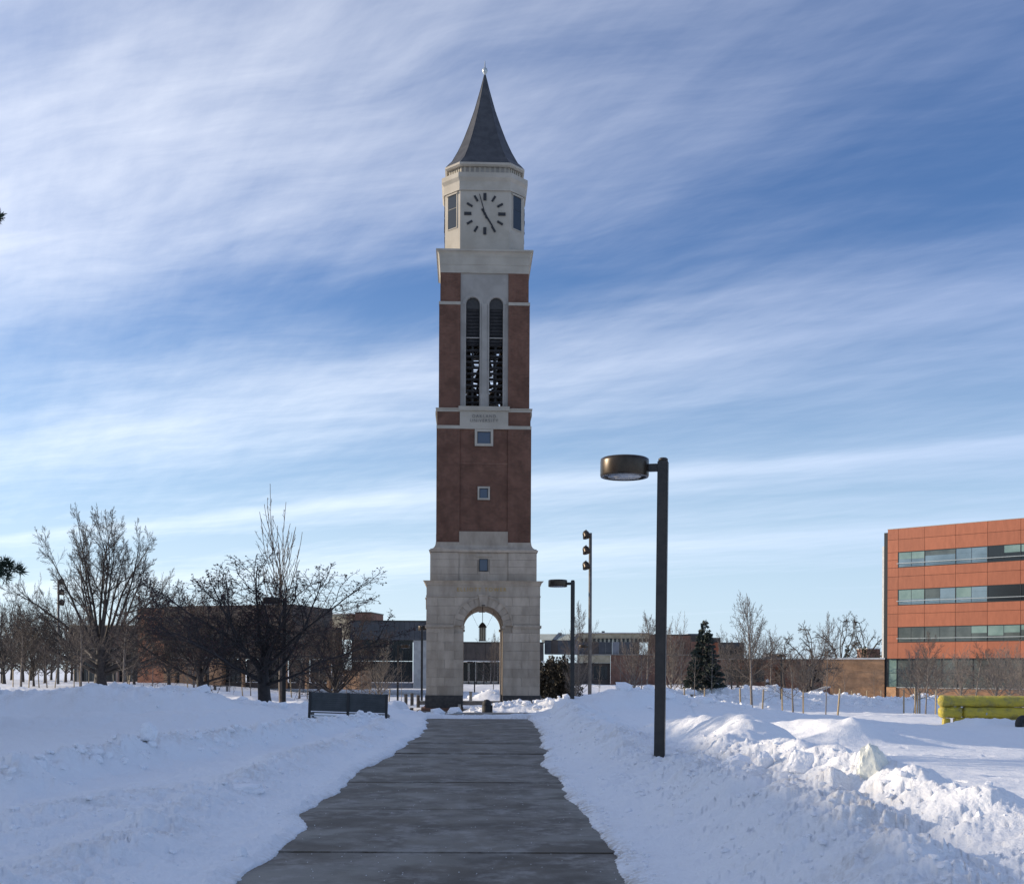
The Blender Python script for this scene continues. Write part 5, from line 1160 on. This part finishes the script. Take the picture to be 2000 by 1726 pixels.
yt = [('young_b', 41, 92, 1195, 100, 'staked young tree nearest the left edge'), ('young_a', 92, 92, 1230, 70, 'slim staked young tree left of the left floodlight pole'), ('young_b', 158, 88, 1185, 110, 'staked young tree under the left side of the big oak'),
      ('young_b', 241, 84, 1190, 105, 'staked young tree in front of the dark glass entrance'), ('sapling', 298, 108, 1235, 50, 'thin sapling before the sunlit orange brick wall'), ('young_vase', 381, 96, 1240, 110, 'pale vase shaped young tree before the tan brick bays'),
      ('sapling', 449, 92, 1255, 50, 'thin sapling at the right end of the tan brick bays'), ('young_a', 490, 88, 1250, 60, 'slender young tree just left of the crabapple trunk'), ('young_b', 585, 90, 1240, 90, 'young tree with low side branches right of the dark lamp post'),
      ('sapling', 624, 86, 1240, 60, 'thin sapling above the left half of the bench'), ('young_a', 650, 96, 1235, 70, 'young tree above the middle of the bench'), ('sapling', 676, 88, 1245, 60, 'thin sapling above the right half of the bench'), ('sapling', 706, 90, 1250, 50, 'thin sapling left of the pale round tree behind the bench'),
      ('young_vase', 741, 78, 1240, 120, 'pale round bare tree behind the right end of the bench'), ('sapling', 784, 98, 1270, 40, 'thin sapling right behind the lamp post near the bench'),
      ('young_a', 963, 118, 1235, 60, 'bare young tree seen through the tower arch'), ('young_vase', 1126, 88, 1270, 75, 'low spreading bare tree behind the second lamp post'), ('sapling', 1170, 96, 1290, 30, 'little sapling right of the floodlight pole'), ('young_a', 1130, 122, 1170, 80, 'thin tall tree rising behind the roof between second lamp and floodlight pole'),
      ('sapling', 1211, 84, 1265, 60, 'thin staked sapling midway between floodlight pole and tall lamp'), ('sapling', 1254, 78, 1258, 70, 'sapling with wide low arms left of the tall near lamp'), ('young_shoots', 1262, 118, 1188, 80, 'reddish bare tree behind the left side of the tall near lamp'),
      ('young_vase', 1307, 92, 1190, 100, 'round bare tree directly right of the tall near lamp'), ('sapling', 1356, 70, 1275, 60, 'thin sapling in front of the fir tree, left one'), ('sapling', 1391, 80, 1262, 60, 'thin pale sapling in front of the fir tree, right one'),
      ('young_shoots', 1468, 64, 1148, 100, 'tallest staked young tree with upright shoots, wrapped grey trunk'), ('wood_a', 1452, 108, 1175, 110, 'bare tree behind the tallest staked tree'), ('young_b', 1549, 66, 1258, 90, 'staked young tree with round crown and pale lit trunk'),
      ('young_a', 1613, 58, 1190, 75, 'slim birch-like young tree with pale yellow lit trunk before the tan wing'), ('sapling', 1627, 112, 1290, 35, 'little sapling against the left end of the tan wing'), ('sapling', 1650, 100, 1300, 40, 'little staked sapling against the middle of the tan wing'),
      ('sapling', 1707, 98, 1305, 40, 'little staked sapling against the right end of the tan wing'), ('young_vase', 1238, 120, 1215, 90, 'low round bare tree behind the broken piles left of the tall near lamp'), ('young_b', 1330, 118, 1225, 80, 'bare tree half hidden between the tall near lamp and the fir'), ('young_vase', 1418, 120, 1235, 90, 'round bare tree right behind the fir and the paired posts'), ('young_b', 1505, 124, 1225, 90, 'bare tree behind the black call pillar'), ('young_vase', 1570, 108, 1255, 100, 'round bare tree behind the staked tree with round crown'),
      ('young_vase', 1785, 72, 1240, 100, 'staked bare tree left of the yellow barrier with pale trunk'), ('young_a', 1808, 68, 1225, 90, 'second staked bare tree left of the yellow barrier'),
      ('young_vase', 1822, 92, 1260, 130, 'dark bare tree behind the staked pair at the yellow barrier'), ('young_vase', 1940, 92, 1245, 130, 'bare round tree behind the middle of the yellow barrier'), ('young_vase', 1872, 102, 1252, 110, 'round bare tree before the glass ground floor, left of the barrier middle'), ('young_b', 1905, 108, 1248, 90, 'upright bare tree before the glass ground floor above the yellow barrier'), ('young_vase', 1968, 104, 1240, 110, 'bare tree before the glass ground floor near the right edge'), ('young_vase', 2000, 88, 1262, 110, 'bare tree cut by the right edge behind the yellow barrier')]
for k, p, d_, t_, w_, lab in yt: tree(k, p, d_, t_, lab, None, w_, name='young_tree', group=G2)
for p, d_, t_, w_, lab in ((1580, 122, 1205, 110, 'bare honey locust with tangled crown left of the tan wing'), (1637, 134, 1187, 105, 'bare honey locust leaning right above the tan wing'), (1690, 136, 1190, 95, 'bare honey locust touching the left edge of the orange building'), (1536, 132, 1230, 90, 'low tangled bare tree left of the honey locusts')):
    tree('locust', p, d_, t_, lab, None, w_, group='bare honey locusts beside the tan wing')
for p, d_, t_, w_, lab in ((1290, 160, 1200, 90, 'far bare tree on the skyline behind the tall near lamp'), (1420, 165, 1215, 80, 'far bare tree on the skyline right of the fir top'), (1495, 160, 1215, 80, 'far bare tree on the skyline right of the tallest staked tree'), (950, 165, 1228, 60, 'far bare tree above the roof seen through the arch')):
    tree('wood_a', p, d_, t_, lab, None, w_, group='far skyline trees on the right')
# stakes beside the young trees
stake0 = MB().box(-.035, .035, -.035, .035, -.4, 1.5).mesh('stake'); stake0.materials.append(M['stake'])
for p, d_, where, n in ((41, 92, 'nearest the left edge', 2), (92, 92, 'left of the left floodlight pole', 2), (158, 88, 'under the big oak', 3), (241, 84, 'before the dark glass entrance', 3), (381, 96, 'before the tan brick bays', 2), (490, 88, 'left of the crabapple trunk', 2), (585, 90, 'right of the dark lamp post', 2),
    (741, 78, 'behind the right end of the bench', 2), (1211, 84, 'left of the tall near lamp', 1), (1307, 92, 'right of the tall near lamp', 2), (1356, 70, 'before the fir tree', 2), (1468, 64, 'with the tall upright shoots', 2), (1549, 66, 'with the round crown right of the brown pole', 2), (1613, 58, 'with the pale yellow trunk', 1),
    (1650, 100, 'at the middle of the tan wing', 1), (1707, 98, 'at the right end of the tan wing', 2), (1785, 72, 'with pale trunk left of the yellow barrier', 3), (1808, 68, 'closest to the yellow barrier', 2)):
    for i in range(n):
        a = (i/n)*6.28+p*.37 if n == 3 else (0 if i == 0 else math.pi)+.15; rr_ = .62
        x, y = X(p, d_)+rr_*math.cos(a), d_+rr_*math.sin(a)*.6; o = link('stake', stake0, None, None, (x, y, tz(x, y))); o.rotation_euler = (rnd.uniform(-.03, .03), (.10 if math.cos(a) > 0 else -.10)*rnd.uniform(-.2, 1), rnd.uniform(0, 1))
        tag(o, ('pale wooden stake supporting the young tree %s' if n == 1 else ('right', 'left', 'rear')[i if n == 2 else (0 if math.cos(a) > .5 else (1 if math.cos(a) < -.5 else 2))] + ' wooden stake of the young tree %s') % where, 'stake', 'wooden stakes round the young trees')
# ------------------------------------------------------------------ fir, far pines, shrub, near pine
def needle_cloud(name, c, dirs, size, m, rng, aspect=.28):
    n = len(c); s = size*rng.uniform(.6, 1.3, n)[:, None]; d1 = unit(dirs+rng.normal(0, .45, (n, 3)))*s; d2 = unit(np.cross(d1, rng.normal(0, 1, (n, 3))))*s*aspect
    V = np.stack([c, c+d1*.5+d2, c+d1, c+d1*.5-d2], 1); return np_mesh(name, [(V.reshape(-1, 3), np.arange(n*4).reshape(-1, 4))], m, False)
def conifer(px_, d, top, wid, lab, m='needles_blue', n=15000, seed=1, name='fir_tree'):
    rng = np.random.default_rng(seed); x = X(px_, d); zb = tz(x, d); H = Z(top, d)-zb; Rd = wid/2*d/F
    t = empty(name, (x, d, zb), 0, lab, 'conifer'); MB().tube([(0, 0, -.3), (0, 0, H*.97)], [.12*H/6, .015], 7).build('trunk', M['bark'], t, True)
    nb = 330; zf = rng.uniform(0, 1, nb)**1.25; az = rng.uniform(0, 2*np.pi, nb); rl = Rd*(1-zf)**.85*rng.uniform(.7, 1.1, nb)+.06
    ib = rng.choice(nb, n, p=rl/rl.sum()); s = rng.uniform(.08, 1, n)**.7; r = rl[ib]*s; z = H*(.06+.93*zf[ib]) - r*.30 + .12*r*s
    side = rng.normal(0, 1, n)*.16*rl[ib]*(1.15-s); ca, sa = np.cos(az[ib]), np.sin(az[ib])
    c = np.stack([ca*r-sa*side, sa*r+ca*side, z+rng.normal(0, .03, n)], -1); dirs = np.stack([ca, sa, -.25*np.ones(n)], -1)
    link('foliage', needle_cloud('foliage', c, dirs, .20*H/6, m, rng, .3), None, t); return t
conifer(1376, 88, 1207, 80, 'dark blue-green fir tree standing on the snow right of the tall near lamp')
conifer(1655, 150, 1254, 34, 'left dark pine top showing over the tan wing', 'needles', 3500, 2, 'pine_tree'); conifer(1688, 150, 1256, 26, 'right dark pine top showing over the tan wing', 'needles', 3000, 3, 'pine_tree')
rng = np.random.default_rng(5)
def shrub(px_, d, top, wid, lab, n=9000, seed=3):
    rng = np.random.default_rng(seed); x = X(px_, d); zb = tz(x, d); H = Z(top, d)-zb; Rw = wid/2*d/F
    t = empty('evergreen_shrub', (x, d, zb), 0, lab, 'shrub')
    cl = unit(rng.normal(0, 1, (46, 3)))*rng.uniform(.35, .85, (46, 1)); cl[:, 2] = np.abs(cl[:, 2])*.9; ii = rng.integers(0, 46, n)
    c = (cl[ii] + unit(rng.normal(0, 1, (n, 3)))*.24*rng.uniform(.7, 1.1, (n, 1)))*np.array([Rw, Rw, H*.86])+np.array([0, 0, .12*H])
    link('foliage', needle_cloud('foliage', c, unit(cl[ii])+np.array([0, 0, .3]), .2, 'olive_leaves', rng, .5), None, t)
    b = MB()
    for i in range(9): a = i*.7; b.tube([(0, 0, -.2), (Rw*.4*math.cos(a), Rw*.4*math.sin(a), H*.55)], [.05, .02], 5)
    b.build('stems', M['bark'], t)
shrub(1086, 100, 1270, 96, 'big dark olive evergreen shrub against the hall just right of the tower')
shrub(1590, 116, 1335, 70, 'low dark evergreen shrub behind the curved brick wall', 6000, 4)
# near pine, mostly outside the left edge; only two branch tips reach into the picture
PT = empty('pine_tree', (-15.6, 25.0, 0), 0, 'near pine whose needle tipped branches poke in at the left edge', 'conifer')
MB().tube([(0, 0, -.4), (.1, 0, 6), (0, .1, 15)], [.28, .2, .04], 9).build('trunk', M['bark'], PT, True)
rg = np.random.default_rng(12); cs = []; ds = []
tips = [(4.48, 0, 11.45), (4.72, .1, 3.80), (4.55, .2, 3.92), (4.5, -.2, 3.70)]
for i in range(70):
    z = rg.uniform(3.0, 14.5); a = rg.uniform(0, 6.283); L_ = (4.0 if z < 9 else 4.0*(15.4-z)/6.4)*rg.uniform(.6, .98)
    if math.cos(a)*L_ > 3.6: L_ = 3.5/abs(math.cos(a))
    tips.append((L_*math.cos(a), L_*math.sin(a), z))
b = MB()
for k, (x, y, z) in enumerate(tips):
    st = Vector((0, 0, z-.9)); e = Vector((x, y, z)); mid_ = st.lerp(e, .55)+Vector((0, 0, -.1)); b.tube([st, mid_, e], [.05, .03, .01], 4)
    for j in range(26 if k > 3 else 9):
        f_ = 1-rg.uniform(0, .6)**1.5 if k > 3 else 1-rg.uniform(0, .08); c = st.lerp(e, f_)+Vector(rg.normal(0, .28 if k > 3 else .06, 3)); dn = (e-st).normalized()
        for q in range(34): cs.append(tuple(c)); ds.append((dn.x*.5+rg.normal(0, .6), dn.y*.5+rg.normal(0, .6), .35+rg.normal(0, .6)))
b.build('limbs', M['bark'], PT); link('foliage', needle_cloud('foliage', np.array(cs), unit(np.array(ds)), .17, 'needles', rg, .06), None, PT)
print('objects', len(bpy.data.objects), 'tris', sum(len(o.data.loops)-2*len(o.data.polygons) for o in bpy.data.objects if o.type == 'MESH'))
